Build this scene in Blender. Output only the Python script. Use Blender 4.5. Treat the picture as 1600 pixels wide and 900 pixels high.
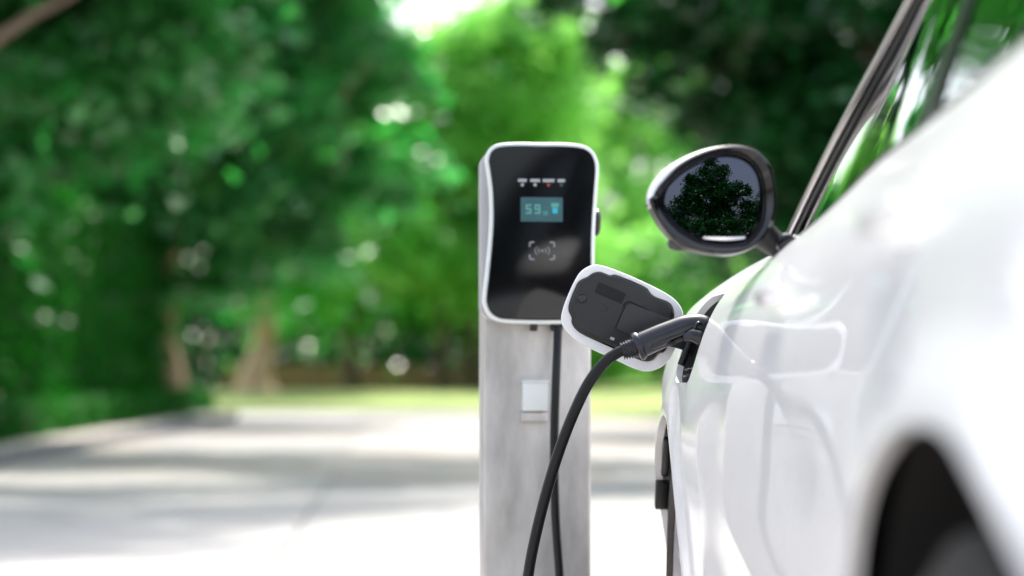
import bpy, bmesh, math, random
import numpy as np
from mathutils import Vector, Matrix
from mathutils.geometry import delaunay_2d_cdt

for o in list(bpy.data.objects):
    bpy.data.objects.remove(o)
scene = bpy.context.scene
COL = scene.collection
R = math.radians

# ------------------------------------------------------------------ camera
F = 3600.0 / 1600.0 * 36.0            # 81 mm on a 36 mm sensor
HOR = 605.0                           # image row of the horizon in the 1600x900 photograph
CAMZ = 0.77
cam_d = bpy.data.cameras.new('camera')
cam = bpy.data.objects.new('camera', cam_d)
COL.objects.link(cam)
cam.location = (0, 0, CAMZ)
cam.rotation_euler = (R(90) + math.atan((HOR - 450) / 3600.0), 0, 0)
cam_d.sensor_width = 36
cam_d.lens = F
cam_d.clip_start = 0.05
cam_d.clip_end = 3000
cam_d.dof.use_dof = True
cam_d.dof.focus_distance = 4.2
cam_d.dof.aperture_fstop = 1.95
scene.camera = cam

# ------------------------------------------------------------------ sky and sun
SUN_EL, SUN_AZ = R(56), R(7)         # azimuth measured from +Y (ahead) to +X (right)
w = bpy.data.worlds.new('World')
scene.world = w
w.use_nodes = True
nt = w.node_tree
nt.nodes.clear()
sky = nt.nodes.new('ShaderNodeTexSky')
sky.sky_type = 'NISHITA'
sky.sun_disc = False
sky.sun_elevation = SUN_EL
sky.sun_rotation = SUN_AZ
sky.air_density = 1.0
sky.dust_density = 4.0
sky.ozone_density = 1.0
hs = nt.nodes.new('ShaderNodeHueSaturation')
hs.inputs['Saturation'].default_value = 0.55
bg = nt.nodes.new('ShaderNodeBackground')
bg.inputs['Strength'].default_value = 0.15
wo = nt.nodes.new('ShaderNodeOutputWorld')
nt.links.new(sky.outputs[0], hs.inputs['Color'])
nt.links.new(hs.outputs[0], bg.inputs['Color'])
nt.links.new(bg.outputs[0], wo.inputs[0])

sd = bpy.data.lights.new('sun', 'SUN')
sd.energy = 2.1
sd.angle = R(1.5)
sd.color = (1.0, 0.95, 0.86)
sun = bpy.data.objects.new('sun', sd)
COL.objects.link(sun)
sdir = Vector((math.sin(SUN_AZ) * math.cos(SUN_EL), math.cos(SUN_AZ) * math.cos(SUN_EL), math.sin(SUN_EL)))
sun.rotation_euler = sdir.to_track_quat('Z', 'Y').to_euler()

vs = scene.view_settings
vs.view_transform = 'Standard'
vs.look = 'None'
vs.gamma = 1.0
vs.use_curve_mapping = False
vs.exposure = 1.53
scene.render.engine = 'CYCLES'
try:
    scene.cycles.max_bounces = 7
    scene.cycles.diffuse_bounces = 3
    scene.cycles.glossy_bounces = 4
    scene.cycles.transparent_max_bounces = 12
    scene.cycles.caustics_reflective = False
    scene.cycles.caustics_refractive = False
except Exception:
    pass

# ------------------------------------------------------------------ helpers
def W(px, py, d):
    """a point at distance d ahead of the camera, from photograph measurements"""
    return Vector(((px - 800) / 3600.0 * d, d, CAMZ + (HOR - py) / 3600.0 * d))

def tag(o, label=None, cat=None, group=None, kind=None):
    if label: o['label'] = label
    if cat: o['category'] = cat
    if group: o['group'] = group
    if kind: o['kind'] = kind
    return o

def empty(name, loc=(0, 0, 0)):
    o = bpy.data.objects.new(name, None)
    COL.objects.link(o)
    o.location = loc
    o.empty_display_size = 0.2
    return o

def link(name, me, m=None, parent=None, smooth=False):
    o = bpy.data.objects.new(name, me)
    COL.objects.link(o)
    if m is not None and not me.materials:
        me.materials.append(m)
    if smooth:
        me.polygons.foreach_set('use_smooth', [True] * len(me.polygons))
    if parent is not None:
        o.parent = parent
        o.matrix_parent_inverse = Matrix.Translation(-parent.location) if parent.parent is None else Matrix.Identity(4)
        if parent.parent is not None:
            o.matrix_parent_inverse = Matrix.Identity(4)
    return o

def pydata(name, v, f, m, parent=None, smooth=False):
    me = bpy.data.meshes.new(name)
    me.from_pydata([tuple(p) for p in v], [], f)
    me.update()
    return link(name, me, m, parent, smooth)

def frombm(name, bm, m, parent=None, smooth=False):
    me = bpy.data.meshes.new(name)
    bmesh.ops.recalc_face_normals(bm, faces=bm.faces[:])
    bm.to_mesh(me)
    bm.free()
    return link(name, me, m, parent, smooth)

def autosmooth(o, ang=40):
    me = o.data
    bm = bmesh.new(); bm.from_mesh(me)
    for f in bm.faces: f.smooth = True
    for e in bm.edges:
        e.smooth = not (len(e.link_faces) == 2 and e.calc_face_angle(0) > R(ang))
    bm.to_mesh(me); bm.free()
    return o

def box_bm(bm, c, s, bev=0.0, rot=None, seg=2):
    r = bmesh.ops.create_cube(bm, size=1.0)
    vs_ = r['verts']
    bmesh.ops.scale(bm, vec=s, verts=vs_)
    if bev > 0:
        es = list({e for v in vs_ for e in v.link_edges})
        rb = bmesh.ops.bevel(bm, geom=es, offset=bev, segments=seg, profile=0.5, affect='EDGES')
        vs_ = list({v for f in rb['faces'] for v in f.verts} | {v for v in vs_ if v.is_valid})
    if rot is not None:
        bmesh.ops.rotate(bm, cent=(0, 0, 0), matrix=rot, verts=vs_)
    bmesh.ops.translate(bm, vec=c, verts=vs_)
    return vs_

def box(name, c, s, m, parent=None, bev=0.0, rot=None, seg=2):
    bm = bmesh.new()
    box_bm(bm, c, s, bev, rot, seg)
    o = frombm(name, bm, m, parent)
    if bev: autosmooth(o, 50)
    return o

def catmull(pts, n, closed=False):
    P = np.array(pts, float)
    k = len(P)
    out = []
    segs = k if closed else k - 1
    for i in range(segs):
        if closed:
            p0, p1, p2, p3 = P[(i - 1) % k], P[i], P[(i + 1) % k], P[(i + 2) % k]
        else:
            p1, p2 = P[i], P[i + 1]
            p0 = P[i - 1] if i > 0 else 2 * p1 - p2
            p3 = P[i + 2] if i + 2 < k else 2 * p2 - p1
        for j in range(n):
            t = j / n
            out.append(0.5 * ((2 * p1) + (-p0 + p2) * t + (2 * p0 - 5 * p1 + 4 * p2 - p3) * t * t + (-p0 + 3 * p1 - 3 * p2 + p3) * t ** 3))
    if not closed:
        out.append(P[-1])
    return np.array(out)

def tube_np(path, rad, seg=10, cap=True, ell=None, up=(0, 0, 1)):
    """sweep of a circle (or ellipse: ell = ratio of second axis) along a path, returns verts, faces"""
    P = np.array(path, float)
    n = len(P)
    rad = np.full(n, rad) if np.isscalar(rad) else np.array(rad, float)
    T = np.gradient(P, axis=0)
    T /= np.linalg.norm(T, axis=1)[:, None] + 1e-12
    ref = np.array(up, float)
    if abs(np.dot(ref, T[0])) > 0.95:
        ref = np.array((1.0, 0, 0))
    V = []
    nprev = None
    for i in range(n):
        if nprev is None:
            a = np.cross(T[i], ref)
        else:
            a = nprev - T[i] * np.dot(nprev, T[i])
        a /= np.linalg.norm(a) + 1e-12
        nprev = a
        b = np.cross(T[i], a)
        e = 1.0 if ell is None else (ell if np.isscalar(ell) else ell[i])
        for k in range(seg):
            t = 2 * math.pi * k / seg
            V.append(P[i] + rad[i] * (a * math.cos(t) + b * math.sin(t) * e))
    Fc = []
    for i in range(n - 1):
        for k in range(seg):
            k2 = (k + 1) % seg
            Fc.append((i * seg + k, i * seg + k2, (i + 1) * seg + k2, (i + 1) * seg + k))
    if cap:
        Fc.append(tuple(range(seg))[::-1])
        Fc.append(tuple((n - 1) * seg + k for k in range(seg)))
    return V, Fc

def tube(name, path, rad, m, parent=None, seg=12, ell=None, up=(0, 0, 1)):
    V, Fc = tube_np(path, rad, seg, True, ell, up)
    return autosmooth(pydata(name, V, Fc, m, parent), 50)

def lathe(name, prof, m, parent=None, axis='X', c=(0, 0, 0), seg=48, closed=False):
    """profile = list of (axial, radius)"""
    V, Fc = [], []
    n = len(prof)
    for (a, r) in prof:
        for k in range(seg):
            t = 2 * math.pi * k / seg
            p = {'X': (a, r * math.cos(t), r * math.sin(t)), 'Y': (r * math.cos(t), a, r * math.sin(t)),
                 'Z': (r * math.cos(t), r * math.sin(t), a)}[axis]
            V.append((p[0] + c[0], p[1] + c[1], p[2] + c[2]))
    for i in range(n - 1 + (1 if closed else 0)):
        j = (i + 1) % n
        for k in range(seg):
            k2 = (k + 1) % seg
            Fc.append((i * seg + k, i * seg + k2, j * seg + k2, j * seg + k))
    bm = bmesh.new()
    me = bpy.data.meshes.new(name); me.from_pydata(V, [], Fc); bm.from_mesh(me)
    bpy.data.meshes.remove(me)
    bmesh.ops.remove_doubles(bm, verts=bm.verts[:], dist=1e-6)
    return autosmooth(frombm(name, bm, m, parent), 35)

def prism(name, loop, to3, d0, d1, m, parent=None, bev=0.0):
    """closed 2D loop, to3(u, v, depth) -> 3D; a plate between depths d0 (front) and d1 (back), rounded front edge"""
    n = len(loop)
    L = np.array(loop, float)
    V, Fc = [], []
    layers = []
    if bev > 0:
        c = inset(L, bev)
        c2 = inset(L, bev * 0.3)
        layers = [(c, d0), (c2, d0 + (bev * 0.3) * np.sign(d1 - d0)), (L, d0 + bev * np.sign(d1 - d0)), (L, d1)]
    else:
        layers = [(L, d0), (L, d1)]
    for (q, d) in layers:
        for p in q: V.append(to3(p[0], p[1], d))
    for i in range(len(layers) - 1):
        for k in range(n):
            k2 = (k + 1) % n
            Fc.append((i * n + k, i * n + k2, (i + 1) * n + k2, (i + 1) * n + k))
    Fc.append(tuple(range(n))[::-1])
    Fc.append(tuple((len(layers) - 1) * n + k for k in range(n)))
    bm = bmesh.new()
    me = bpy.data.meshes.new(name); me.from_pydata([tuple(v) for v in V], [], Fc); bm.from_mesh(me); bpy.data.meshes.remove(me)
    return autosmooth(frombm(name, bm, m, parent), 14)

def inset(L, d):
    """move a closed loop inwards by d (outwards if negative)"""
    L = np.array(L, float)
    nx = np.roll(L, -1, 0) - L
    nx /= np.linalg.norm(nx, axis=1)[:, None] + 1e-12
    pv = np.roll(nx, 1, 0)
    area = 0.5 * np.sum(L[:, 0] * np.roll(L[:, 1], -1) - np.roll(L[:, 0], -1) * L[:, 1])
    s = 1.0 if area > 0 else -1.0
    nn = np.stack([-(nx[:, 1] + pv[:, 1]), nx[:, 0] + pv[:, 0]], 1) * s
    ln = np.linalg.norm(nn, axis=1)[:, None] + 1e-12
    nn /= ln
    cosh = np.clip(ln / 2.0, 0.45, 1.0)
    return L + nn * d / cosh

def rrect(cx, cy, w_, h_, r, seg=6):
    out = []
    for (sx, sy, a0) in ((1, 1, 0), (-1, 1, 90), (-1, -1, 180), (1, -1, 270)):
        for k in range(seg + 1):
            a = R(a0 + 90 * k / seg)
            out.append((cx + sx * (w_ / 2 - r) + r * math.cos(a), cy + sy * (h_ / 2 - r) + r * math.sin(a)))
    return np.array(out)

def inpoly(P, poly):
    P = np.asarray(P); poly = np.asarray(poly)
    x, y = P[:, 0], P[:, 1]
    c = np.zeros(len(P), bool)
    n = len(poly)
    j = n - 1
    for i in range(n):
        xi, yi = poly[i]; xj, yj = poly[j]
        if yi != yj:
            cond = ((yi > y) != (yj > y)) & (x < (xj - xi) * (y - yi) / (yj - yi) + xi)
            c ^= cond
        j = i
    return c

def resample(L, step, closed=True):
    L = np.array(L, float)
    if closed: L = np.vstack([L, L[:1]])
    out = []
    for a, b in zip(L[:-1], L[1:]):
        n = max(1, int(math.ceil(np.linalg.norm(b - a) / step)))
        for k in range(n): out.append(a + (b - a) * k / n)
    if not closed: out.append(L[-1])
    return np.array(out)

# ------------------------------------------------------------------ materials
def mat(name, col, rough=0.5, metal=0.0, spec=0.5, coat=0.0, coat_r=0.03, emit=None, es=0.0,
        var=0.0, vscale=5.0, bump=0.0, bscale=50.0, bdist=0.002, rvar=0.0, stretch=None):
    m = bpy.data.materials.new(name)
    m.use_nodes = True
    n = m.node_tree.nodes; l = m.node_tree.links
    b = n['Principled BSDF']
    b.inputs['Base Color'].default_value = (*col, 1)
    b.inputs['Roughness'].default_value = rough
    b.inputs['Metallic'].default_value = metal
    b.inputs['Specular IOR Level'].default_value = spec
    b.inputs['Coat Weight'].default_value = coat
    b.inputs['Coat Roughness'].default_value = coat_r
    if emit:
        b.inputs['Emission Color'].default_value = (*emit, 1)
        b.inputs['Emission Strength'].default_value = es
    if var or bump or rvar:
        tc = n.new('ShaderNodeTexCoord')
        src = tc.outputs['Object']
        if stretch:
            mp = n.new('ShaderNodeMapping'); mp.inputs['Scale'].default_value = stretch
            l.new(src, mp.inputs['Vector']); src = mp.outputs[0]
        if var or rvar:
            nz = n.new('ShaderNodeTexNoise'); nz.inputs['Scale'].default_value = vscale
            nz.inputs['Detail'].default_value = 6; nz.inputs['Roughness'].default_value = 0.6
            l.new(src, nz.inputs['Vector'])
        if var:
            mr = n.new('ShaderNodeMapRange')
            mr.inputs['From Min'].default_value = 0.3; mr.inputs['From Max'].default_value = 0.7
            mr.inputs['To Min'].default_value = 1 - var; mr.inputs['To Max'].default_value = 1 + var
            l.new(nz.outputs['Fac'], mr.inputs['Value'])
            vm = n.new('ShaderNodeVectorMath'); vm.operation = 'SCALE'
            vm.inputs[0].default_value = col
            l.new(mr.outputs[0], vm.inputs['Scale'])
            l.new(vm.outputs[0], b.inputs['Base Color'])
        if rvar:
            mr2 = n.new('ShaderNodeMapRange')
            mr2.inputs['To Min'].default_value = max(0, rough - rvar); mr2.inputs['To Max'].default_value = rough + rvar
            l.new(nz.outputs['Fac'], mr2.inputs['Value'])
            l.new(mr2.outputs[0], b.inputs['Roughness'])
        if bump:
            nb = n.new('ShaderNodeTexNoise'); nb.inputs['Scale'].default_value = bscale; nb.inputs['Detail'].default_value = 4
            l.new(src, nb.inputs['Vector'])
            bp = n.new('ShaderNodeBump'); bp.inputs['Strength'].default_value = bump; bp.inputs['Distance'].default_value = bdist
            l.new(nb.outputs['Fac'], bp.inputs['Height'])
            l.new(bp.outputs[0], b.inputs['Normal'])
    return m

def leaf_mat(name, dark, light, trans, rough=0.38, tw=0.35, spec=0.5):
    m = bpy.data.materials.new(name)
    m.use_nodes = True
    n = m.node_tree.nodes; l = m.node_tree.links
    b = n['Principled BSDF']; out = n['Material Output']
    at = n.new('ShaderNodeAttribute'); at.attribute_name = 'tint'
    rp = n.new('ShaderNodeValToRGB')
    rp.color_ramp.elements[0].color = (*dark, 1); rp.color_ramp.elements[1].color = (*light, 1)
    l.new(at.outputs['Fac'], rp.inputs['Fac'])
    l.new(rp.outputs['Color'], b.inputs['Base Color'])
    b.inputs['Roughness'].default_value = rough
    b.inputs['Specular IOR Level'].default_value = spec
    tr = n.new('ShaderNodeBsdfTranslucent'); tr.inputs['Color'].default_value = (*trans, 1)
    mx = n.new('ShaderNodeMixShader'); mx.inputs['Fac'].default_value = tw
    l.new(b.outputs[0], mx.inputs[1]); l.new(tr.outputs[0], mx.inputs[2])
    l.new(mx.outputs[0], out.inputs['Surface'])
    return m

def glass_mat(name, tint, spec=0.5):
    m = bpy.data.materials.new(name)
    m.use_nodes = True
    n = m.node_tree.nodes; l = m.node_tree.links
    n.remove(n['Principled BSDF']); out = n['Material Output']
    tr = n.new('ShaderNodeBsdfTransparent'); tr.inputs['Color'].default_value = (*tint, 1)
    gl = n.new('ShaderNodeBsdfGlossy'); gl.inputs['Roughness'].default_value = 0.01
    gl.inputs['Color'].default_value = (0.95, 0.97, 1, 1)
    fr = n.new('ShaderNodeFresnel'); fr.inputs['IOR'].default_value = 1.6
    mx = n.new('ShaderNodeMixShader')
    l.new(fr.outputs[0], mx.inputs['Fac']); l.new(tr.outputs[0], mx.inputs[1]); l.new(gl.outputs[0], mx.inputs[2])
    l.new(mx.outputs[0], out.inputs['Surface'])
    return m

M = {}
M['paint'] = mat('white_car_paint', (0.84, 0.844, 0.856), 0.35, spec=0.3, coat=0.58, coat_r=0.012)
M['black_plastic'] = mat('black_plastic', (0.011, 0.011, 0.012), 0.40, bump=0.08, bscale=900, bdist=0.0004)
M['liner'] = mat('wheel_arch_felt', (0.007, 0.007, 0.007), 0.95, bump=0.3, bscale=300)
M['gloss_black'] = mat('gloss_black', (0.006, 0.006, 0.007), 0.06, spec=0.6)
M['satin_black'] = mat('satin_black', (0.006, 0.006, 0.007), 0.35, spec=0.18)
M['grey_plastic'] = mat('grey_plastic', (0.013, 0.0135, 0.0155), 0.34, var=0.12, vscale=14, bump=0.1, bscale=1200, bdist=0.0003)
M['grey_plastic2'] = mat('grey_plastic_panel', (0.020, 0.021, 0.025), 0.26, var=0.2, vscale=22)
M['sticker'] = mat('dark_sticker', (0.0025, 0.0025, 0.003), 0.7, var=0.25, vscale=160)
M['connector'] = mat('connector_rubber', (0.019, 0.021, 0.029), 0.26, var=0.08, vscale=30, bump=0.06, bscale=900, bdist=0.0004)
M['cable'] = mat('cable_rubber', (0.006, 0.0065, 0.008), 0.38, spec=0.32, var=0.15, vscale=40, bump=0.08, bscale=500, bdist=0.0004)
M['steel'] = mat('brushed_galvanised_steel', (0.54, 0.525, 0.51), 0.38, metal=0.35, var=0.32, vscale=7, rvar=0.12, stretch=(1.6, 1.6, 0.5), bump=0.05, bscale=120)
M['housing'] = mat('light_grey_housing', (0.42, 0.42, 0.43), 0.5, var=0.05, vscale=8)
M['rim_white'] = mat('white_bezel', (0.78, 0.82, 0.81), 0.35)
M['glass_black'] = mat('black_front_glass', (0.003, 0.003, 0.004), 0.06, spec=0.34)
M['lcd'] = mat('lcd_screen', (0.02, 0.07, 0.08), 0.3, emit=(0.035, 0.12, 0.13), es=0.07, var=0.2, vscale=20)
M['lcd_text'] = mat('lcd_digits', (0.06, 0.19, 0.18), 0.4, emit=(0.08, 0.30, 0.27), es=0.14)
M['lcd_blue'] = mat('lcd_blue', (0.01, 0.15, 0.2), 0.4, emit=(0.01, 0.30, 0.40), es=0.3)
M['print'] = mat('grey_print', (0.22, 0.23, 0.25), 0.5)
M['led_white'] = mat('led_white', (0.26, 0.27, 0.29), 0.4, emit=(0.6, 0.63, 0.68), es=0.04)
M['led_red'] = mat('led_red', (0.2, 0.03, 0.02), 0.4, emit=(0.5, 0.10, 0.05), es=0.06)
M['led_green'] = mat('led_green', (0.02, 0.06, 0.02), 0.4)
M['mirror'] = mat('mirror_glass', (0.070, 0.074, 0.095), 0.008, metal=1.0)
M['glint_strip'] = mat('glint_reflector', (0.9, 0.9, 0.92), 0.12, metal=1.0)  # near-white metal for the added highlight strip on the door mirror
M['mirror_grey'] = mat('satin_grey_plastic', (0.05, 0.05, 0.053), 0.3)
M['silver'] = mat('silver_trim', (0.42, 0.41, 0.41), 0.22, metal=1.0)
M['tyre'] = mat('tyre_rubber', (0.012, 0.011, 0.011), 0.85, var=0.3, vscale=30, bump=0.2, bscale=200)
M['tyre_dust'] = mat('dusty_tyre_tread', (0.045, 0.034, 0.029), 0.9, var=0.3, vscale=30, bump=0.3, bscale=150)
M['alloy'] = mat('alloy', (0.55, 0.56, 0.60), 0.28, metal=1.0)
M['steel_dark'] = mat('brake_steel', (0.25, 0.25, 0.25), 0.4, metal=1.0)
M['window'] = glass_mat('tinted_window', (0.10, 0.12, 0.11))
M['windscreen'] = glass_mat('windscreen_glass', (0.55, 0.6, 0.58))
M['seat'] = mat('seat_fabric', (0.05, 0.05, 0.055), 0.85, bump=0.2, bscale=400)
M['lamp'] = mat('lamp_lens', (0.6, 0.6, 0.62), 0.08, coat=1)
M['red_lamp'] = mat('red_lamp_lens', (0.35, 0.01, 0.01), 0.1, coat=1)
M['kerb'] = mat('kerb_stone_grey', (0.17, 0.17, 0.185), 0.9, var=0.18, vscale=3, bump=0.4, bscale=60)
M['footway'] = mat('footway_concrete', (0.56, 0.50, 0.47), 0.9, var=0.15, vscale=1.5, bump=0.3, bscale=60)
M['soil'] = mat('soil', (0.10, 0.075, 0.05), 0.95, var=0.3, vscale=2, bump=0.6, bscale=20, bdist=0.02)
M['wall'] = mat('brown_render', (0.20, 0.125, 0.08), 0.9, var=0.2, vscale=2, bump=0.4, bscale=30)
M['bark_tan'] = mat('pale_tan_bark', (0.54, 0.35, 0.24), 0.9, var=0.25, vscale=4, bump=0.8, bscale=14, bdist=0.02, stretch=(1, 1, 0.3))
M['bark_limb'] = mat('bare_limb_bark', (0.24, 0.16, 0.12), 0.9, var=0.25, vscale=6, bump=0.6, bscale=20, bdist=0.01)
M['bark'] = mat('brown_bark', (0.13, 0.085, 0.06), 0.9, var=0.3, vscale=5, bump=0.8, bscale=14, bdist=0.02, stretch=(1, 1, 0.3))
M['leaf_dark'] = leaf_mat('glossy_dark_leaf', (0.003, 0.038, 0.006), (0.24, 0.62, 0.25), (0.06, 0.72, 0.09), 0.24, 0.34, 0.80)  # ramp ends pushed pale and dark to carry canopy highlights and shadows
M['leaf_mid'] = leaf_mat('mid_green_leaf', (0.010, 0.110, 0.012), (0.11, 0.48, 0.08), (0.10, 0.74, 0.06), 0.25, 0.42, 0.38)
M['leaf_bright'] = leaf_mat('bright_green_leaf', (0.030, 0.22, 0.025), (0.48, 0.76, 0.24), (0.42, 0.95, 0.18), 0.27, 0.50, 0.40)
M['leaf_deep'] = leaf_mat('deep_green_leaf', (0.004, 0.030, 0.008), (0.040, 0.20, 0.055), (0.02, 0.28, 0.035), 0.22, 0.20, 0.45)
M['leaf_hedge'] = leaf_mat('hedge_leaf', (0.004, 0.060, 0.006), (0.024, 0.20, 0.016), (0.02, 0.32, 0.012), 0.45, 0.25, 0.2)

M['joint'] = mat('sand_joint', (0.22, 0.20, 0.18), 0.95, var=0.2, vscale=4)
SLABS = [mat('concrete_slab_' + nm, c, 0.86, var=0.10, vscale=2.2, bump=0.35, bscale=70, bdist=0.004, rvar=0.08)
         for nm, c in (('beige', (0.36, 0.325, 0.305)), ('pale', (0.375, 0.36, 0.35)), ('grey', (0.30, 0.295, 0.295)), ('dark', (0.235, 0.23, 0.23)), ('rose', (0.345, 0.305, 0.285)))]
M['lawn'] = mat('mown_lawn', (0.26, 0.34, 0.09), 0.9, var=0.3, vscale=1.2, bump=0.8, bscale=40, bdist=0.03)

# ------------------------------------------------------------------ terrain
def sst(a, b, x):
    t = np.clip((np.asarray(x, float) - a) / (b - a), 0, 1)
    return t * t * (3 - 2 * t)

def gz(x, y):
    x = np.asarray(x, float); y = np.asarray(y, float)
    z = 0.009 * np.clip(y - 20, 0, 22) * sst(20, 24, y)
    z = z + 0.030 * np.clip(y - 42, 0, 14)
    z = z + 0.55 * sst(50, 64, y) * sst(1.0, 5.0, x)
    return z

def sheet(name, xs, ys, off, m, keep=None):
    X, Y = np.meshgrid(xs, ys)
    Z = gz(X, Y) + off
    V = np.stack([X.ravel(), Y.ravel(), Z.ravel()], 1)
    nx = len(xs)
    Fc = []
    for j in range(len(ys) - 1):
        for i in range(nx - 1):
            cx, cy = (xs[i] + xs[i + 1]) / 2, (ys[j] + ys[j + 1]) / 2
            if keep is None or keep(cx, cy):
                Fc.append((j * nx + i, j * nx + i + 1, (j + 1) * nx + i + 1, (j + 1) * nx + i))
    return pydata(name, V, Fc, m, None, True)

gx = np.array([-1500, -400, -120, -60, -30, -20, -14, -10, -8, -6, -5, -4, -3, -2, -1, 0, 1, 2, 3, 4, 5, 6, 8, 10, 14, 20, 30, 60, 120, 400, 1500.])
gy = np.array([-1500, -400, -120, -60, -30, -15, -5, 0, 5, 10, 15, 20, 22, 24, 27, 30, 33, 36, 39, 42, 45, 48, 50, 52, 54, 56, 58, 60, 62, 64, 66, 68, 70, 72, 75, 80, 100, 150, 400, 1500.])
tag(sheet('ground', gx, gy, -0.05, M['soil']), kind='structure')
pave = tag(sheet('pavement', np.arange(-44, 45, 2.0) * 1.0, np.concatenate([np.arange(-28, 20, 4.0), np.arange(20, 46.5, 1.0)]), -0.02, M['joint']), kind='structure')
tag(sheet('lawn', np.concatenate([[-60, -40, -30, -20], np.arange(-14, 15, 1.0), [20, 30, 40, 60]]), np.concatenate([np.arange(42, 80, 1.0), [85, 90]]), 0.03, M['lawn'], lambda x, y: x > 1.0 or y > 46), kind='structure')
sheet_back = sheet('rear_lawn', np.arange(-60, 61, 10.0), np.array([-90, -60, -40, -24.]), 0.03, M['lawn'])
tag(sheet_back, kind='structure')

# concrete slabs, each a piece of the pavement
SL = 2.4
rng = random.Random(12)
sl_me = []
for mm in SLABS:
    bm = bmesh.new(); box_bm(bm, (0, 0, 0), (SL - 0.014, SL - 0.014, 0.06), 0.006, None, 1)
    me = bpy.data.meshes.new('slab'); bm.to_mesh(me); bm.free(); me.materials.append(mm); sl_me.append(me)
sa = R(3.0)
for j in range(-3, 20):
    for i in range(-4, 6):
        u, v = i * SL + 0.7, j * SL + 0.4
        x, y = u * math.cos(sa) - v * math.sin(sa), u * math.sin(sa) + v * math.cos(sa)
        if y > 44.9 or x < -6.0 or x > 11 or (x < 1.2 and y > 47):
            continue
        k = rng.choices(range(5), (3, 4, 3, 1.2, 2))[0]
        o = bpy.data.objects.new('slab', sl_me[k]); COL.objects.link(o)
        o.parent = pave
        dz = float(gz(x, y + .5) - gz(x, y - .5))
        o.rotation_euler = (math.atan(dz), 0, sa)
        o.location = (x, y, float(gz(x, y)) - 0.022 + rng.uniform(-.002, .002))

# kerb, footway and verge on the left
KX = -4.85
KEND = 42.0
verge_z = 0.13
def strip(name, x0, x1, ys, off, m):
    V, Fc = [], []
    for y in ys:
        z = float(gz(x0, y))
        V += [(x0, y, z + off), (x1, y, z + off), (x1, y, z - 0.1)]
    for i in range(len(ys) - 1):
        a = i * 3; b = a + 3
        Fc += [(a, a + 1, b + 1, b), (a + 1, a + 2, b + 2, b + 1)]
    n0 = len(V) - 3
    V += [(x0, ys[-1], float(gz(x0, ys[-1])) - 0.1)]
    Fc.append((n0, n0 + 1, n0 + 2, len(V) - 1))
    return pydata(name, V, Fc, m)
ysv = np.arange(6, KEND - 0.2, 1.0)
tag(strip('footway', KX - 0.75, KX - 0.145, ysv, verge_z - 0.006, M['footway']), kind='structure')
tag(strip('verge', -40, KX - 0.755, ysv, verge_z - 0.02, M['soil']), kind='structure')
kerb = tag(empty('kerb', (KX, 8, 0)), kind='structure')
bm = bmesh.new(); box_bm(bm, (0, 0, 0), (0.14, 0.992, 0.30), 0.018)
kme = bpy.data.meshes.new('kerb_stone'); bm.to_mesh(kme); bm.free(); kme.materials.append(M['kerb'])
rng = random.Random(3)
for i in range(34):
    o = bpy.data.objects.new('kerb_stone', kme); COL.objects.link(o)
    y = 7.5 + i
    o.parent = kerb
    o.location = (KX - 0.07 + rng.uniform(-.004, .004) - kerb.location.x, y - kerb.location.y, float(gz(KX, y)) + verge_z - 0.15 + rng.uniform(-.004, .004))
for i in range(14):
    o = bpy.data.objects.new('kerb_stone', kme); COL.objects.link(o)
    o.parent = kerb
    o.rotation_euler = (0, 0, R(90))
    o.location = (KX - 0.64 - i - kerb.location.x, 42.07 - kerb.location.y, float(gz(KX, 42)) + verge_z - 0.15)

# ------------------------------------------------------------------ vegetation
def clump_tone(pos, seed, size):
    """0..1 per leaf, alike within a spray of about the given size (old and young growth, plus canopy highlights and shade put into the colour)"""
    k = np.floor(pos / size + 0.35 * np.sin(pos[:, [1, 2, 0]] * 2.1 / size)).astype(np.int64)
    h = (k[:, 0] * 73856093) ^ (k[:, 1] * 19349663) ^ (k[:, 2] * 83492791) ^ (seed * 7919)
    return ((h % 1009) / 1009.0) ** 1.8

def leaves_mesh(name, pos, size, nrm_up, m, seed, parent=None, long=1.7, fold=0.25, clump=0.9):
    """pos (n,3): one folded diamond leaf (2 quads) at each; nrm_up biases the leaf normal upwards"""
    g = np.random.default_rng(seed)
    n = len(pos)
    nr = g.normal(size=(n, 3)); nr[:, 2] = np.abs(nr[:, 2]) + nrm_up
    nr /= np.linalg.norm(nr, axis=1)[:, None]
    t = g.normal(size=(n, 3)); t -= nr * np.sum(t * nr, 1)[:, None]; t /= np.linalg.norm(t, axis=1)[:, None]
    t[:, 2] -= 0.35
    t /= np.linalg.norm(t, axis=1)[:, None]
    b = np.cross(nr, t); b /= np.linalg.norm(b, axis=1)[:, None]
    nr = np.cross(t, b)
    s = size * g.uniform(0.65, 1.25, n)[:, None]
    L = s * long / 2; Wd = s / 2
    base = pos - t * L; tip = pos + t * L
    lf = pos + b * Wd + nr * Wd * fold; rt = pos - b * Wd + nr * Wd * fold
    V = np.stack([base, lf, tip, rt], 1).reshape(-1, 3).astype(np.float32)
    i4 = np.arange(n)[:, None] * 4
    tri = np.concatenate([i4 + [0, 2, 1], i4 + [0, 3, 2]], 1).reshape(-1)
    me = bpy.data.meshes.new(name)
    me.vertices.add(4 * n); me.vertices.foreach_set('co', V.ravel())
    me.loops.add(6 * n); me.loops.foreach_set('vertex_index', tri.astype(np.int32))
    me.polygons.add(2 * n)
    me.polygons.foreach_set('loop_start', np.arange(0, 6 * n, 3, dtype=np.int32))
    me.polygons.foreach_set('loop_total', np.full(2 * n, 3, np.int32))
    me.update(); me.validate()
    at = me.attributes.new('tint', 'FLOAT', 'POINT')
    at.data.foreach_set('value', np.repeat(0.45 * g.uniform(0, 1, n) + 0.55 * clump_tone(pos, seed, clump), 4).astype(np.float32))
    return link(name, me, m, parent)

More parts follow.
